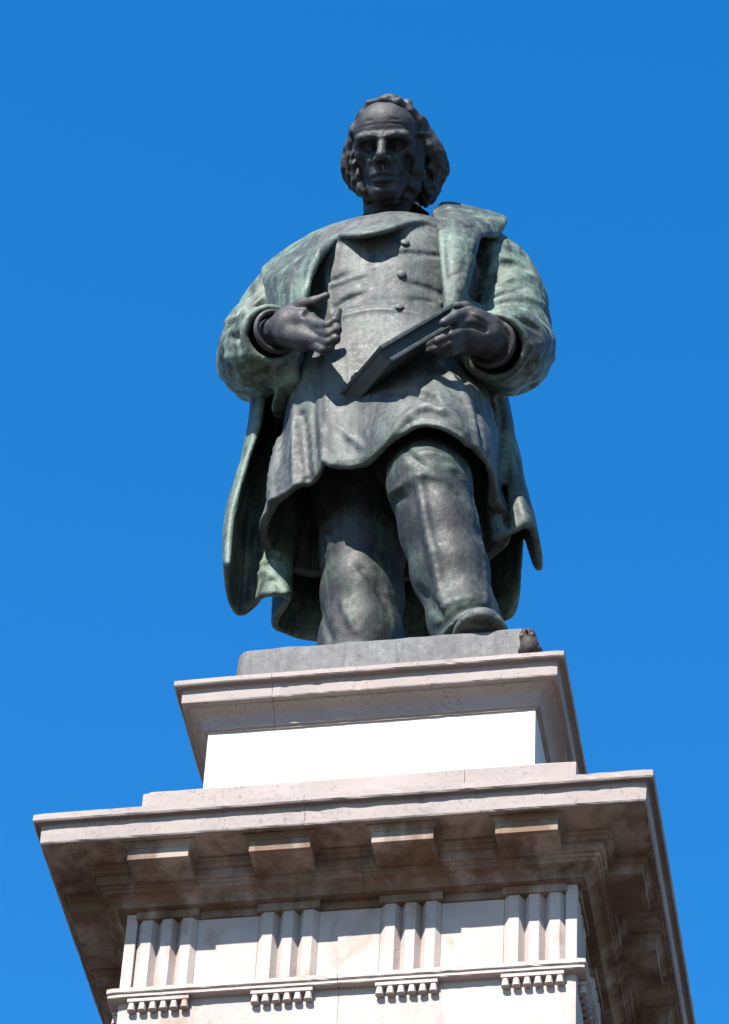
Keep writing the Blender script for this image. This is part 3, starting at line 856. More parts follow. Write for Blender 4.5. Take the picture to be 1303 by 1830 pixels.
for px, py in ((724, 435), (718, 491), (714, 550)):
    p = V_FROCK.hit(px, py)
    o = link('button', me_btn, M_FROCK, frock)
    nrm = surf_normal(V_FROCK, p)
    o.matrix_local = Matrix.Translation(Vector(p+nrm*0.004)) @ Vector(nrm).to_track_quat('Z', 'Y').to_matrix().to_4x4()

# ---- overcoat: shoulders, sleeves, hanging skirts
def make_overcoat():
    V = Vol((-0.90, -0.60, 0.58), (0.60, 0.46, 2.76), 0.008)
    lo, hi = V.lo, V.lo+V.n*V.h
    sl = (slice(None),)*3; x, y, z = V.grid(sl)
    # shell over back, flanks and shoulders, open in front
    out = torso(x, y, z, 0.045)
    inn = torso(x, y, z, 0.005)
    e = np.maximum(out, -inn)
    e = np.maximum(np.maximum(e, 1.62-z), z-2.58)
    cut = np.maximum(y+0.02-0.16*np.clip((z-2.0)/0.2, 0, 1), np.abs(x+0.125)-0.30-0.3*np.clip((z-2.0)/0.2, 0, 1))                                   # open front
    e = np.maximum(e, -np.minimum(cut, 10))
    V.d = np.minimum(V.d, e.astype(np.float32))
    # sleeves
    AL = PP((562, 476, -0.05), (510, 530, -0.02), (476, 580, 0.0), (456, 620, -0.01), (455, 648, -0.12), (464, 632, -0.27), (482, 603, -0.39))
    V.tube(AL, [0.112, 0.120, 0.118, 0.126, 0.132, 0.128, 0.120], 0.05, sub=2)
    AR = PP((830, 444, -0.05), (884, 492, -0.04), (908, 545, -0.03), (914, 605, -0.06), (915, 628, -0.18), (906, 630, -0.30), (888, 622, -0.40))
    V.tube(AR, [0.118, 0.134, 0.142, 0.144, 0.148, 0.140, 0.130], 0.05, sub=2)
    V.disp(lambda x, y, z: 0.006*lattice_noise(x, y, z, 21, 7.0)+0.003*lattice_noise(x, y, z, 22, 16.0))
    for sg, L in ((-1, (0.55, -0.60, 0.58)), (1, (-0.75, -0.45, 0.48))):
        L = np.array(L)/np.linalg.norm(L); A = np.cross(L, (0, 1, 0)); A /= np.linalg.norm(A); B_ = np.cross(L, A)
        def crumple(x, y, z, L=L, A=A, B_=B_, sg=sg):
            a, b, c = (x*q[0]+y*q[1]+z*q[2] for q in (L, A, B_))
            n1 = lattice_noise(a*0.33, b, c, 61+sg, 9.0); n2 = lattice_noise(a*0.4, b, c, 65+sg, 19.0)
            w = np.clip((-0.36-x)/0.06, 0, 1) if sg < 0 else np.clip((x-0.12)/0.06, 0, 1)
            return w*(0.034*(np.abs(n1)-0.3)+0.013*(np.abs(n2)-0.3))
        V.disp(crumple)
    # sleeve folds, viewer's left
    V.stroke([(405, 575), (440, 560), (470, 530)], [0.010, 0.016, 0.010], 0.04, 'u', 0.004)
    V.stroke([(398, 600), (430, 602), (458, 590)], [0.008, 0.014, 0.006], 0.04, 's', 0.0)
    V.stroke([(402, 640), (440, 635), (470, 610)], [0.008, 0.014, 0.008], 0.04, 'u', 0.004)
    V.stroke([(415, 668), (450, 650), (478, 640)], [0.006, 0.012, 0.006], 0.03, 's', 0.0)
    V.stroke([(425, 690), (460, 675), (485, 665)], [0.008, 0.012, 0.008], 0.03, 'u', 0.002)
    V.stroke([(440, 545), (465, 520), (478, 500)], [0.006, 0.010, 0.006], 0.03, 's', 0.0)
    # sleeve folds, viewer's right
    V.stroke([(880, 545), (905, 538), (940, 536), (972, 545)], [0.014, 0.018, 0.014, 0.008], 0.04, 'u', 0.002)
    V.stroke([(884, 530), (905, 520), (935, 515)], [0.012, 0.016, 0.006], 0.03, 's', -0.002)
    V.stroke([(888, 512), (912, 500), (940, 498)], [0.010, 0.012, 0.005], 0.03, 'u', 0.002)
    V.stroke([(896, 470), (925, 470), (950, 485)], [0.006, 0.010, 0.006], 0.05, 's', 0.0)
    V.stroke([(915, 565), (940, 575), (965, 590)], [0.006, 0.012, 0.006], 0.05, 's', 0.0)
    V.stroke([(920, 615), (945, 620), (970, 615)], [0.008, 0.014, 0.006], 0.05, 'u', 0.004)
    V.stroke([(915, 650), (940, 655), (960, 645)], [0.006, 0.012, 0.006], 0.04, 's', 0.0)
    # cuffs: turned rim and hollow opening
    for A, c, r in ((AL, P(486, 598, -0.415), 0.112), (AR, P(884, 620, -0.42), 0.122)):
        d = np.array(A[-1])-np.array(A[-3]); d /= np.linalg.norm(d); c = np.array(c)
        V.field(lambda x, y, z: (x-c[0])*d[0]+(y-c[1])*d[1]+(z-c[2])*d[2]-0.012, c-0.2, c+0.25, 0.004, 'i')
        V.tube([c-d*0.10, c+d*0.05], [r*0.70, r*0.92], 0.01, 's')
        V.torus(c, d, r, 0.014, 0.012)
    # hanging skirts: fall lines from the left front edge round the back to the right front edge
    cols = [
        PP((500, 600, -0.15), (474, 690, -0.15), (462, 755, -0.14), (438, 835, -0.135), (414, 925, -0.125), (407, 1008, -0.12)),
        PP((478, 600, -0.09), (459, 690, -0.09), (449, 755, -0.085), (430, 835, -0.08), (407, 925, -0.07), (402, 1008, -0.06)),
        PP((478, 620, 0.00), (458, 710, 0.01), (452, 770, 0.02), (438, 850, 0.03), (420, 950, 0.05), (410, 1070, 0.06)),
        PP((480, 640, 0.08), (470, 730, 0.10), (462, 800, 0.12), (450, 880, 0.14), (438, 980, 0.15), (430, 1094, 0.13)),
        PP((490, 640, 0.10), (482, 730, 0.12), (474, 800, 0.13), (462, 880, 0.15), (454, 980, 0.14), (453, 1082, 0.12)),
        PP((508, 640, 0.10), (500, 730, 0.12), (492, 800, 0.13), (482, 880, 0.13), (474, 980, 0.09), (468, 1064, 0.06)),
        PP((530, 640, 0.12), (520, 730, 0.13), (512, 800, 0.13), (504, 880, 0.12), (496, 980, 0.06), (488, 1060, 0.02)),
        PP((560, 640, 0.14), (550, 730, 0.16), (544, 800, 0.17), (534, 880, 0.16), (524, 980, 0.12), (516, 1066, 0.06)),
        PP((560, 650, 0.18), (545, 740, 0.20), (530, 820, 0.22), (515, 920, 0.23), (500, 1020, 0.22), (491, 1118, 0.21)),
        PP((620, 660, 0.22), (610, 750, 0.27), (600, 840, 0.30), (585, 940, 0.31), (570, 1040, 0.32), (560, 1140, 0.32)),
        PP((720, 670, 0.23), (720, 760, 0.29), (722, 850, 0.33), (725, 950, 0.36), (728, 1050, 0.37), (730, 1150, 0.38)),
        PP((820, 660, 0.20), (835, 750, 0.26), (850, 840, 0.29), (862, 940, 0.31), (872, 1030, 0.31), (882, 1112, 0.30)),
        PP((855, 650, 0.16), (880, 730, 0.20), (896, 820, 0.23), (908, 910, 0.24), (918, 990, 0.25), (922, 1074, 0.24)),
        PP((862, 645, 0.14), (888, 725, 0.17), (904, 810, 0.20), (917, 890, 0.21), (930, 930, 0.21), (934, 952, 0.20)),
        PP((875, 640, 0.12), (898, 720, 0.14), (912, 800, 0.16), (928, 880, 0.17), (942, 945, 0.17), (953, 1004, 0.17)),
        PP((878, 640, 0.07), (902, 710, 0.06), (917, 785, 0.05), (934, 860, 0.05), (950, 930, 0.06), (965, 1010, 0.08)),
        PP((872, 640, 0.00), (896, 710, -0.03), (910, 780, -0.05), (926, 850, -0.06), (940, 905, -0.06), (948, 940, -0.06)),
        PP((862, 645, -0.06), (882, 715, -0.065), (896, 785, -0.07), (906, 850, -0.075), (912, 905, -0.08), (914, 950, -0.08)),
        PP((850, 650, -0.09), (868, 720, -0.08), (880, 790, -0.08), (884, 850, -0.08), (879, 915, -0.08), (884, 962, -0.08)),
    ]
    V.sheet(np.swapaxes(np.array(cols), 0, 1), 0.0135, 0.012)
    V.disp(lambda x, y, z: 0.0035*lattice_noise(x, y, z*0.6, 71, 15.0)+0.006*(np.abs(lattice_noise(x+0.1*z, y, z*0.25, 72, 11.0))-0.3)*np.clip((1.6-z)/0.2, 0, 1), 0.03)
    # stiff doubled front edge on the left, wrinkles on the lining
    V.stroke([(452, 990), (478, 984), (505, 990)], [0.006, 0.010, 0.006], 0.02, 'u', 0.0)
    V.stroke([(456, 1012), (482, 1004), (508, 1012)], [0.006, 0.012, 0.006], 0.02, 'u', 0.0)
    V.stroke([(452, 1035), (476, 1024), (500, 1042)], [0.006, 0.014, 0.008], 0.03, 'u', 0.0)
    V.stroke([(470, 1050), (488, 1035), (506, 1058)], [0.006, 0.010, 0.008], 0.02, 's', 0.0)
    V.stroke([(884, 800), (878, 860), (880, 930)], [0.008, 0.012, 0.010], 0.03, 'u', 0.0)
    V.stroke([(905, 830), (900, 880), (905, 940)], [0.008, 0.014, 0.012], 0.04, 's', 0.0)
    V.stroke([(925, 850), (930, 900), (940, 935)], [0.008, 0.014, 0.012], 0.04, 'u', 0.0)
    V.stroke([(870, 690), (884, 740), (886, 790)], [0.008, 0.012, 0.010], 0.03, 'u', 0.0)
    V.blur(1)
    return V
V_COAT = make_overcoat()
overcoat = build('overcoat', [V_COAT], M_COAT, statue)

# broad turned-back collar of the overcoat
def make_collar():
    V = Vol((-0.75, -0.62, 1.72), (0.45, 0.20, 2.90), 0.007)
    left = [PP((668, 392, -0.10), (655, 396, -0.17), (642, 401, -0.25), (626, 411, -0.34)),
            PP((612, 402, -0.04), (606, 410, -0.18), (600, 420, -0.32), (594, 432, -0.42)),
            PP((555, 424, -0.06), (558, 434, -0.21), (563, 448, -0.36), (570, 462, -0.46)),
            PP((505, 456, -0.11), (520, 466, -0.26), (536, 480, -0.39), (553, 494, -0.468)),
            PP((474, 482, -0.17), (497, 494, -0.30), (520, 508, -0.405), (545, 525, -0.460)),
            PP((480, 514, -0.24), (498, 525, -0.34), (516, 537, -0.405), (538, 554, -0.44)),
            PP((488, 552, -0.29), (502, 560, -0.35), (516, 570, -0.40), (530, 584, -0.42)),
            PP((498, 590, -0.30), (508, 596, -0.34), (518, 604, -0.37), (528, 614, -0.39))]
    V.sheet(left, 0.017, 0.0)
    right = [PP((778, 380, -0.18), (792, 370, -0.10), (806, 368, -0.04)),
             PP((786, 402, -0.34), (815, 388, -0.25), (838, 379, -0.10)),
             PP((790, 430, -0.44), (826, 410, -0.37), (858, 402, -0.25)),
             PP((793, 462, -0.475), (822, 446, -0.45), (850, 436, -0.36)),
             PP((796, 500, -0.480), (818, 490, -0.475), (840, 478, -0.42)),
             PP((799, 538, -0.465), (814, 532, -0.465), (829, 522, -0.44)),
             PP((800, 575, -0.435), (812, 571, -0.435), (822, 566, -0.42)),
             PP((800, 612, -0.40), (812, 608, -0.40), (822, 604, -0.39))]
    V.sheet(right, 0.017, 0.0)
    flap = [PP((792, 368, -0.10), (815, 370, -0.03), (838, 375, 0.0)),
            PP((815, 385, -0.25), (845, 384, -0.17), (872, 384, -0.06)),
            PP((836, 404, -0.33), (866, 400, -0.24), (899, 393, -0.13)),
            PP((852, 420, -0.34), (870, 418, -0.27), (886, 418, -0.20))]
    V.sheet(flap, 0.017, 0.012)
    # edge stitching and notch marks
    for line in ([(489, 497), (492, 520), (497, 545)], [(480, 470), (500, 470), (520, 458)]):
        V.stroke(line, 0.006, 0.01, 's', 0.0)
    V.stroke([(488, 483), (500, 476)], 0.007, 0.006, 's', 0.0)
    V.stroke([(822, 405), (842, 404), (852, 402)], [0.004, 0.008, 0.005], 0.008, 's', 0.0)
    V.stroke([(800, 494), (812, 490), (824, 486)], [0.004, 0.008, 0.004], 0.008, 's', 0.0)
    V.stroke([(800, 420), (803, 470), (806, 530)], 0.006, 0.015, 's', 0.0)
    V.stroke([(848, 420), (836, 470), (824, 520)], [0.010, 0.012, 0.010], 0.02, 'u', 0.0)
    V.stroke([(575, 440), (560, 475), (550, 515)], [0.012, 0.014, 0.012], 0.02, 'u', 0.0)
    sl = (slice(None),)*3; x, y, z = V.grid(sl)
    V.disp(lambda x, y, z: 0.003*lattice_noise(x, y, z, 31, 14.0)+0.005*(np.abs(lattice_noise(x, y, z, 32, 8.0))-0.3), 0.03)
    V.blur(1)
    build('collar', [V], M_COAT, overcoat)
make_collar()

# ---- head
HB = math.radians(38)                                    # the head is bowed
HX = np.array([1.0, 0.0, 0.0]); HF = np.array([0.0, -math.cos(HB), -math.sin(HB)]); HU = np.array([0.0, -math.sin(HB), math.cos(HB)])
HROLL = math.radians(-2.0)
HX, HU = math.cos(HROLL)*HX+math.sin(HROLL)*HU, -math.sin(HROLL)*HX+math.cos(HROLL)*HU
HS = 0.472                                               # chin to crown
HC = P(683, 252, -0.435) - HF*0.385*HS
HR = np.stack([HX, HF, HU], 1)
XN = 0.94
def hp(x, f, u): return HC+HS*(HX*x*XN+HF*f+HU*u)
def make_head():
    V = Vol(HC-0.36, HC+0.34, 0.0042)
    B = lambda c, r, k=0.0, mode='u': V.ball(hp(*c), np.array(r)*(XN, 1, 1)*HS, k*HS, mode, HR)
    def T(pts, r, k=0.0, mode='u'):
        r = np.asarray(r if np.ndim(r) else [r]*len(pts), float)
        V.tube([hp(*p) for p in pts], r*HS, k*HS, mode)
    B((0, -0.06, 0.10), (0.325, 0.41, 0.345))                      # cranium
    B((0, 0.13, 0.155), (0.265, 0.235, 0.225), 0.10)                 # high forehead
    B((0, 0.11, -0.13), (0.268, 0.27, 0.36), 0.08)                 # face
    B((0, 0.15, -0.33), (0.205, 0.19, 0.15), 0.08)                 # jaw
    T([(-0.20, 0.08, -0.30), (-0.06, 0.29, -0.43), (0.06, 0.29, -0.43), (0.20, 0.08, -0.30)], 0.06, 0.06)
    B((0, 0.325, -0.425), (0.085, 0.070, 0.065), 0.06)             # chin
    for s in (-1, 1):
        T([(s*0.022, 0.392, 0.030), (s*0.11, 0.402, 0.038), (s*0.205, 0.340, 0.044), (s*0.265, 0.235, -0.005)], [0.034, 0.036, 0.040, 0.03], 0.045)   # brow
        B((s*0.195, 0.245, -0.095), (0.085, 0.085, 0.065), 0.07)   # cheek bone
        B((s*0.220, 0.345, -0.235), (0.080, 0.105, 0.11), 0.09, 's')   # hollow cheek
        B((s*0.125, 0.385, -0.036), (0.094, 0.100, 0.042), 0.045, 's')   # eye socket
        B((s*0.122, 0.262, -0.020), (0.062, 0.060, 0.054), 0.012)      # eyeball
        T([(s*0.060, 0.300, -0.008), (s*0.095, 0.316, 0.024), (s*0.150, 0.308, 0.022), (s*0.190, 0.270, -0.008)], [0.010, 0.016, 0.016, 0.010], 0.012)  # upper lid
        T([(s*0.062, 0.298, -0.016), (s*0.110, 0.308, -0.046), (s*0.160, 0.292, -0.040), (s*0.190, 0.266, -0.012)], [0.008, 0.012, 0.012, 0.008], 0.015)  # lower lid
        B((s*0.052, 0.425, -0.170), (0.034, 0.045, 0.032), 0.025)      # nostril wing
        B((s*0.030, 0.435, -0.198), (0.013, 0.020, 0.012), 0.010, 's') # nostril
        T([(s*0.078, 0.385, -0.150), (s*0.110, 0.365, -0.215), (s*0.135, 0.325, -0.300)], [0.012, 0.016, 0.010], 0.03, 's')   # fold from nose to mouth
        T([(s*0.115, 0.350, -0.165), (s*0.155, 0.310, -0.240)], [0.030, 0.026], 0.07)
        T([(s*0.115, 0.335, -0.310), (s*0.110, 0.325, -0.360)], [0.012, 0.008], 0.03, 's')
    T([(0, 0.360, 0.050), (0, 0.415, -0.040), (0, 0.485, -0.130)], [0.034, 0.034, 0.040], 0.03)     # nose
    B((0, 0.490, -0.150), (0.046, 0.046, 0.042), 0.025)
    B((0, 0.355, -0.285), (0.115, 0.055, 0.085), 0.07)             # muzzle
    T([(-0.100, 0.365, -0.300), (-0.03, 0.418, -0.280), (0, 0.414, -0.286), (0.03, 0.418, -0.280), (0.100, 0.365, -0.300)], [0.012, 0.020, 0.018, 0.020, 0.012], 0.02)
    T([(-0.085, 0.368, -0.336), (0, 0.412, -0.342), (0.085, 0.368, -0.336)], [0.014, 0.024, 0.014], 0.02)
    T([(-0.105, 0.372, -0.316), (0, 0.440, -0.312), (0.105, 0.372, -0.316)], [0.010, 0.011, 0.010], 0.012, 's')   # mouth line
    T([(-0.07, 0.378, -0.378), (0, 0.400, -0.384), (0.07, 0.378, -0.378)], [0.014, 0.020, 0.014], 0.03, 's')     # under the lip
    # frown lines
    for u, w in ((0.160, 0.19), (0.198, 0.17)):
        T([(-w, 0.300, u-0.01), (-w*0.4, 0.382, u), (0, 0.392, u-0.008), (w*0.4, 0.382, u), (w, 0.300, u-0.01)], [0.004, 0.009, 0.008, 0.009, 0.004], 0.012, 's')
    T([(-0.20, 0.27, -0.14), (-0.18, 0.27, -0.24), (-0.15, 0.27, -0.34)], [0.006, 0.010, 0.006], 0.02, 's')
    T([(0.20, 0.27, -0.12), (0.185, 0.27, -0.24), (0.15, 0.27, -0.34)], [0.006, 0.010, 0.006], 0.02, 's')
    for s in (-1, 1): T([(s*0.022, 0.415, 0.05), (s*0.028, 0.398, 0.115)], [0.009, 0.006], 0.012, 's')
    # neck, high shirt collar and cravat
    V.tube([hp(0, -0.10, -0.25), (-0.125, -0.06, 2.74)], [0.120, 0.122], 0.05)
    V.tube([P(650, 392, -0.25), P(668, 384, -0.285), P(700, 380, -0.30), P(735, 380, -0.29), P(766, 386, -0.24)], [0.020, 0.028, 0.030, 0.028, 0.020], 0.02)
    V.ball(P(744, 380, -0.25), 0.030, 0.02)
    V.ball(P(752, 388, -0.22), 0.030, 0.02)
    V.tube([P(715, 382, -0.31), P(735, 370, -0.30), P(745, 366, -0.27)], [0.018, 0.018, 0.010], 0.01)
    V.tube([P(735, 385, -0.30), P(750, 374, -0.28)], [0.016, 0.014], 0.01)
    V.blur(1)
    return V
V_HEAD = make_head()

def make_hair():
    V = Vol(HC-0.36, HC+0.36, 0.0045)
    B = lambda c, r, k=0.0, mode='u': V.ball(hp(*c), np.array(r)*(XN, 1, 1)*HS, k*HS, mode, HR)
    def T(pts, r, k=0.0, mode='u'):
        r = np.asarray(r if np.ndim(r) else [r]*len(pts), float)
        V.tube([hp(*p) for p in pts], r*HS, k*HS, mode)
    B((0.005, -0.085, 0.110), (0.345, 0.412, 0.352))                  # cap of hair
    B((0, 0.24, 0.085), (0.235, 0.26, 0.285), 0.04, 's')             # bare forehead and face
    B((-0.04, 0.35, 0.20), (0.22, 0.30, 0.225), 0.04, 's')
    B((0, 0.30, -0.25), (0.30, 0.34, 0.36), 0.04, 's')
    # comb-over lock across the crown
    T([(-0.15, 0.14, 0.405), (0.0, 0.20, 0.405), (0.13, 0.20, 0.370), (0.23, 0.14, 0.30), (0.30, 0.07, 0.19)], [0.022, 0.032, 0.040, 0.048, 0.05], 0.04)
    T([(-0.10, 0.06, 0.435), (0.05, 0.09, 0.440), (0.20, 0.07, 0.385)], [0.025, 0.034, 0.04], 0.05)
    T([(-0.14, 0.13, 0.40), (-0.23, 0.10, 0.31), (-0.28, 0.07, 0.18)], [0.022, 0.030, 0.035], 0.04)
    # side hair, viewer's left, then fuller on the right
    for c, r in (((-0.305, 0.03, 0.16), 0.070), ((-0.330, 0.01, 0.05), 0.075), ((-0.350, 0.0, -0.05), 0.075), ((-0.385, -0.01, -0.13), 0.070), ((-0.345, 0.0, -0.22), 0.070), ((-0.31, 0.02, -0.10), 0.08), ((-0.30, 0.04, -0.30), 0.06)):
        B(c, (r, r*1.5, r*1.05), 0.05)
    for c, r in (((0.305, 0.02, 0.22), 0.075), ((0.345, 0.0, 0.10), 0.09), ((0.395, -0.03, -0.01), 0.11), ((0.43, -0.06, -0.10), 0.105), ((0.44, -0.08, -0.19), 0.095), ((0.36, -0.06, -0.22), 0.10), ((0.36, -0.08, -0.34), 0.095), ((0.33, -0.08, -0.43), 0.075)):
        B(c, (r, r*1.5, r*1.05), 0.05)
    B((0, -0.30, -0.10), (0.33, 0.22, 0.34), 0.06)
    V.ball(hp(0.53, -0.06, -0.30), 0.032, 0.02, 's')
    V.ball(hp(-0.50, -0.02, -0.24), 0.028, 0.02, 's')
    # whiskers down to the jaw
    for s in (-1, 1):
        T([(s*0.285, 0.10, 0.0), (s*0.285, 0.140, -0.13), (s*0.270, 0.160, -0.25), (s*0.235, 0.165, -0.36), (s*0.180, 0.175, -0.45)], [0.050, 0.062, 0.068, 0.062, 0.045], 0.03)
    T([(-0.16, 0.17, -0.45), (0, 0.20, -0.50), (0.16, 0.17, -0.45)], [0.035, 0.035, 0.035], 0.03)
    # locks: wavy ridges
    sl = (slice(None),)*3; x, y, z = V.grid(sl)
    q = [(x-HC[0])*a[0]+(y-HC[1])*a[1]+(z-HC[2])*a[2] for a in (HX, HF, HU)]
    q = [a/HS for a in q]
    w = 1.3*lattice_noise(q[0], q[1], q[2], 41, 6.0)
    ridges = 0.5*np.sin(34*q[2]+16*np.abs(q[0])+10*q[1]+4*w)+0.5*np.sin(20*q[1]-26*q[2]+5*w)
    strand = np.sin(88*(0.55*q[1]+0.5*q[2]*np.sign(q[0]+0.15)*0.4+0.45*q[0])+7*lattice_noise(q[0], q[1], q[2], 44, 4.5))
    low = np.clip((-q[2]+0.30)/0.35, 0.22, 1.0)
    V.d += (HS*(0.005*ridges*low+0.018*low*lattice_noise(q[0], q[1], q[2], 42, 8.0)+(0.3+0.7*low)*(0.011*strand+0.009*lattice_noise(q[0], q[1], q[2], 45, 20.0)))).astype(np.float32)
    return V
build('hair', [make_hair()], M_HEAD, statue)

# ---- hands
def make_right_hand():
    V = Vol(P(560, 590, -0.5)-0.30, P(560, 590, -0.5)+0.28, 0.0042)
    V.tube(PP((462, 630, -0.25), (486, 600, -0.40), (514, 584, -0.47)), [0.07, 0.062, 0.058], 0.03)
    V.tube(PP((512, 570, -0.47), (545, 575, -0.50), (570, 584, -0.53)), [0.048, 0.044, 0.032], 0.025)      # palm, thumb side
    V.tube(PP((512, 600, -0.46), (545, 606, -0.485), (568, 610, -0.51)), [0.046, 0.044, 0.032], 0.025)     # heel of the hand
    V.tube(PP((520, 560, -0.475), (542, 546, -0.51), (562, 541, -0.535), (583, 529, -0.55)), [0.038, 0.029, 0.023, 0.016], 0.015)   # thumb
    V.tube(PP((570, 582, -0.535), (586, 583, -0.565), (599, 574, -0.575), (605, 556, -0.565)), [0.026, 0.022, 0.020, 0.015], 0.004)
    V.tube(PP((572, 594, -0.525), (590, 598, -0.56), (602, 590, -0.57), (602, 571, -0.55)), [0.026, 0.022, 0.020, 0.015], 0.004)
    V.tube(PP((570, 606, -0.512), (588, 613, -0.545), (600, 606, -0.555), (600, 588, -0.54)), [0.025, 0.021, 0.019, 0.015], 0.004)
    V.tube(PP((562, 616, -0.50), (578, 626, -0.525), (591, 622, -0.535), (594, 606, -0.525)), [0.022, 0.018, 0.016, 0.013], 0.004)
    V.stroke([(545, 562), (552, 556), (556, 550)], [0.010, 0.012, 0.006], 0.02, 's', 0.0)
    # shirt cuff inside the sleeve
    c = P(490, 596, -0.42); d = P(514, 584, -0.47)-P(470, 625, -0.28); d /= np.linalg.norm(d)
    V.torus(c+d*0.02, d, 0.083, 0.012, 0.01)
    V.blur(1)
    return V
def make_left_hand():
    V = Vol(P(825, 600, -0.55)-0.32, P(825, 600, -0.55)+0.30, 0.0042)
    V.tube(PP((910, 630, -0.26), (888, 620, -0.40), (868, 600, -0.48)), [0.075, 0.068, 0.062], 0.03)
    V.tube(PP((875, 585, -0.47), (848, 576, -0.53), (822, 586, -0.56)), [0.055, 0.048, 0.036], 0.03)       # back of the hand
    V.tube(PP((868, 612, -0.46), (838, 608, -0.50), (812, 612, -0.53)), [0.055, 0.050, 0.036], 0.03)
    V.tube(PP((862, 570, -0.50), (838, 560, -0.56), (815, 566, -0.60), (793, 577, -0.625)), [0.030, 0.027, 0.024, 0.018], 0.012)   # finger laid along the book
    V.tube(PP((850, 562, -0.50), (832, 549, -0.54), (817, 547, -0.56)), [0.026, 0.023, 0.017], 0.012)     # thumb over the top
    V.tube(PP((830, 592, -0.55), (806, 600, -0.585), (782, 610, -0.58), (768, 616, -0.55)), [0.026, 0.022, 0.019, 0.015], 0.004)
    V.tube(PP((828, 606, -0.535), (804, 615, -0.565), (780, 624, -0.56), (766, 628, -0.53)), [0.026, 0.022, 0.019, 0.015], 0.004)
    V.tube(PP((826, 618, -0.515), (806, 628, -0.54), (786, 634, -0.53), (774, 636, -0.51)), [0.023, 0.019, 0.017, 0.013], 0.004)
    V.stroke([(872, 578), (855, 566), (840, 560)], 0.008, 0.015, 'u', 0.004)
    V.stroke([(868, 590), (848, 582), (832, 582)], 0.008, 0.015, 's', 0.0)
    c = P(882, 616, -0.42); d = P(868, 604, -0.48)-P(908, 630, -0.28); d /= np.linalg.norm(d)
    V.torus(c+d*0.02, d, 0.088, 0.012, 0.01)
    V.blur(1)
    return V
# hidden core that carries head and hands: chest, arms
def make_core():
    V = Vol((-0.85, -0.45, 1.5), (0.60, 0.15, 2.85), 0.02)
    V.tube([(-0.12, -0.10, 1.7), (-0.12, -0.12, 2.3), (-0.125, -0.08, 2.7)], [0.20, 0.24, 0.12], 0.08)
    V.tube([(-0.2, -0.06, 2.55), (-0.53, -0.04, 2.44), tuple(P(456, 625, -0.03)), tuple(P(466, 630, -0.27))], [0.08, 0.08, 0.07, 0.06], 0.04)
    V.tube([(-0.05, -0.06, 2.55), (0.26, -0.06, 2.50), tuple(P(914, 605, -0.06)), tuple(P(906, 630, -0.30))], [0.08, 0.08, 0.07, 0.06], 0.04)
    return V
body = build('body', [V_HEAD, make_core()], M_HEAD, statue)
build('hand', [make_right_hand()], M_HAND, body)['label'] = 'open half-curled hand of the bent arm on the viewer\'s left'
build('hand', [make_left_hand()], M_HAND, body)['label'] = 'hand gripping the book'

# ---- book: two covers, page block between them
def make_book():
    K = P(679, 617, -0.655)
    e1 = np.array([0.205, 0.10, 0.28]); e2 = np.array([-0.21, 0.285, 0.058])
    e1 /= np.linalg.norm(e1); e2 -= e1*(e1@e2); e2 /= np.linalg.norm(e2); e3 = np.cross(e2, e1)
    L1, L2, T = 0.44, 0.345, 0.078
    M4 = Matrix(((e1[0], e2[0], e3[0], K[0]), (e1[1], e2[1], e3[1], K[1]), (e1[2], e2[2], e3[2], K[2]), (0, 0, 0, 1)))
    bm = bmesh.new()
    boxm(bm, 0, L1, 0, L2, 0, 0.017, 0.004)
    boxm(bm, 0, L1, 0, L2, T-0.017, T, 0.004)
    # rounded spine on the far long side
    n = 8; rows = []
    for x in (0.002, L1-0.002):
        rows.append([bm.verts.new((x, L2-0.01+0.03*math.sin(math.pi*i/n), T/2-(T/2-0.003)*math.cos(math.pi*i/n))) for i in range(n+1)])
    for i in range(n): bm.faces.new((rows[0][i], rows[1][i], rows[1][i+1], rows[0][i+1]))
    bm.faces.new(rows[0]); bm.faces.new(rows[1][::-1])
    o = link('book', bm_mesh('book', bm), M_BOOK, statue); o.matrix_local = M4
    bm = bmesh.new()
    boxm(bm, 0.004, L1-0.014, 0.024, L2-0.012, 0.0172, T-0.0172, 0.0)
    for i in range(6):                                                     # leaves showing on the fore edge
        a = 0.0178+i*(T-0.036)/6
        boxm(bm, 0.006, L1-0.014, 0.020+0.002*math.sin(i*2.3), 0.030, a, a+(T-0.036)/6-0.0022, 0.0)
    link('pages', bm_mesh('pages', bm), M_BOOK, o)
make_book()

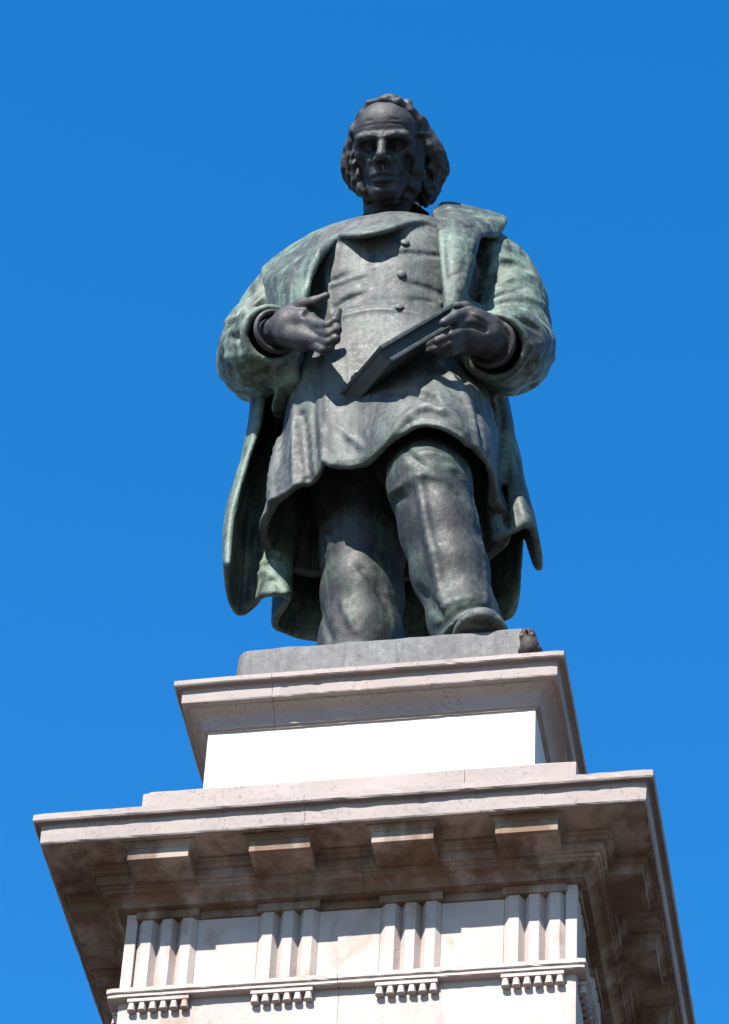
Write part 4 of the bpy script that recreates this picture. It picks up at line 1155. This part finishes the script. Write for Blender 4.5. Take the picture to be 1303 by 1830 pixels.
# ------------------------------------------------------------------ sparrow on the ledge
def make_bird():
    root = empty('bird', (0, 0, 0))
    tag(root, 'small mottled brown bird perched on the ledge beside the bronze plinth', 'bird')
    def mt(name, c1, c2, sc):
        m, t, p = new_mat(name); v = mapping(t, (1, 1, 0.6))
        t.links.new(ramp(t, noise(t, v, sc, 4, 0.6, 0.6), [(0.42, c1), (0.56, c2)]), p.inputs['Base Color'])
        p.inputs['Roughness'].default_value = 0.8
        return m
    m_b = mt('brown_feathers', (0.010, 0.007, 0.006), (0.034, 0.022, 0.018), 70)
    m_w = mt('pale_cheek', (0.08, 0.07, 0.06), (0.16, 0.14, 0.12), 60)
    m_k = mt('dark_beak', (0.012, 0.011, 0.010), (0.02, 0.018, 0.016), 60)
    zl = 8.678-8.952
    b = np.array([0.553, -0.600, zl])
    V = Vol(b+np.array([-0.10, -0.12, -0.02]), b+np.array([0.10, 0.20, 0.19]), 0.004)
    V.ball(b+[0.0, 0.02, 0.066], (0.038, 0.058, 0.040), 0.0)
    V.ball(b+[0.0, -0.018, 0.085], (0.034, 0.036, 0.040), 0.02)
    V.ball(b+[-0.006, -0.028, 0.124], (0.030, 0.031, 0.029), 0.014)
    V.tube([b+[0.0, 0.06, 0.06], b+[0.002, 0.13, 0.045]], [0.022, 0.010], 0.02)
    V.blur(1)
    body_ = build('body', [V], m_b, root)
    W = Vol(b+np.array([-0.08, -0.10, 0.0]), b+np.array([0.08, 0.15, 0.16]), 0.004)
    build('wing', [_wing(b, 1)], m_b, root); build('wing', [_wing(b, -1)], m_b, root)
    bm = bmesh.new(); bmesh.ops.create_cone(bm, cap_ends=True, segments=8, radius1=0.007, radius2=0.001, depth=0.018)
    o = link('beak', bm_mesh('beak', bm, True), m_k, root)
    o.matrix_local = Matrix.Translation(Vector(b+[-0.006, -0.063, 0.120])) @ Matrix.Rotation(math.pi/2, 4, 'X')
    for s in (-1, 1):
        C = Vol(b+np.array([-0.06, -0.07, 0.08]), b+np.array([0.06, 0.02, 0.16]), 0.003)
        C.ball(b+[-0.006+s*0.016, -0.044, 0.114], (0.010, 0.011, 0.008))
        build('cheek', [C], m_w, root)
        bm = bmesh.new(); bmesh.ops.create_uvsphere(bm, u_segments=10, v_segments=6, radius=0.004)
        e = link('eye', bm_mesh('eye', bm, True), m_k, root); e.location = tuple(b+[-0.004+s*0.019, -0.046, 0.127])
        bm = bmesh.new(); bmesh.ops.create_cone(bm, cap_ends=True, segments=6, radius1=0.003, radius2=0.003, depth=0.05)
        g = link('leg', bm_mesh('leg', bm, True), m_k, root); g.location = tuple(b+[s*0.014, 0.0, 0.0255])
    root.location = (0, 0, ZP)
def _wing(b, s):
    V = Vol(b+np.array([-0.09, -0.06, 0.01]), b+np.array([0.09, 0.16, 0.14]), 0.004)
    V.ball(b+[s*0.032, 0.028, 0.072], (0.012, 0.060, 0.028))
    V.tube([b+[s*0.030, 0.06, 0.066], b+[s*0.014, 0.115, 0.055]], [0.014, 0.006], 0.02)
    return V
make_bird()
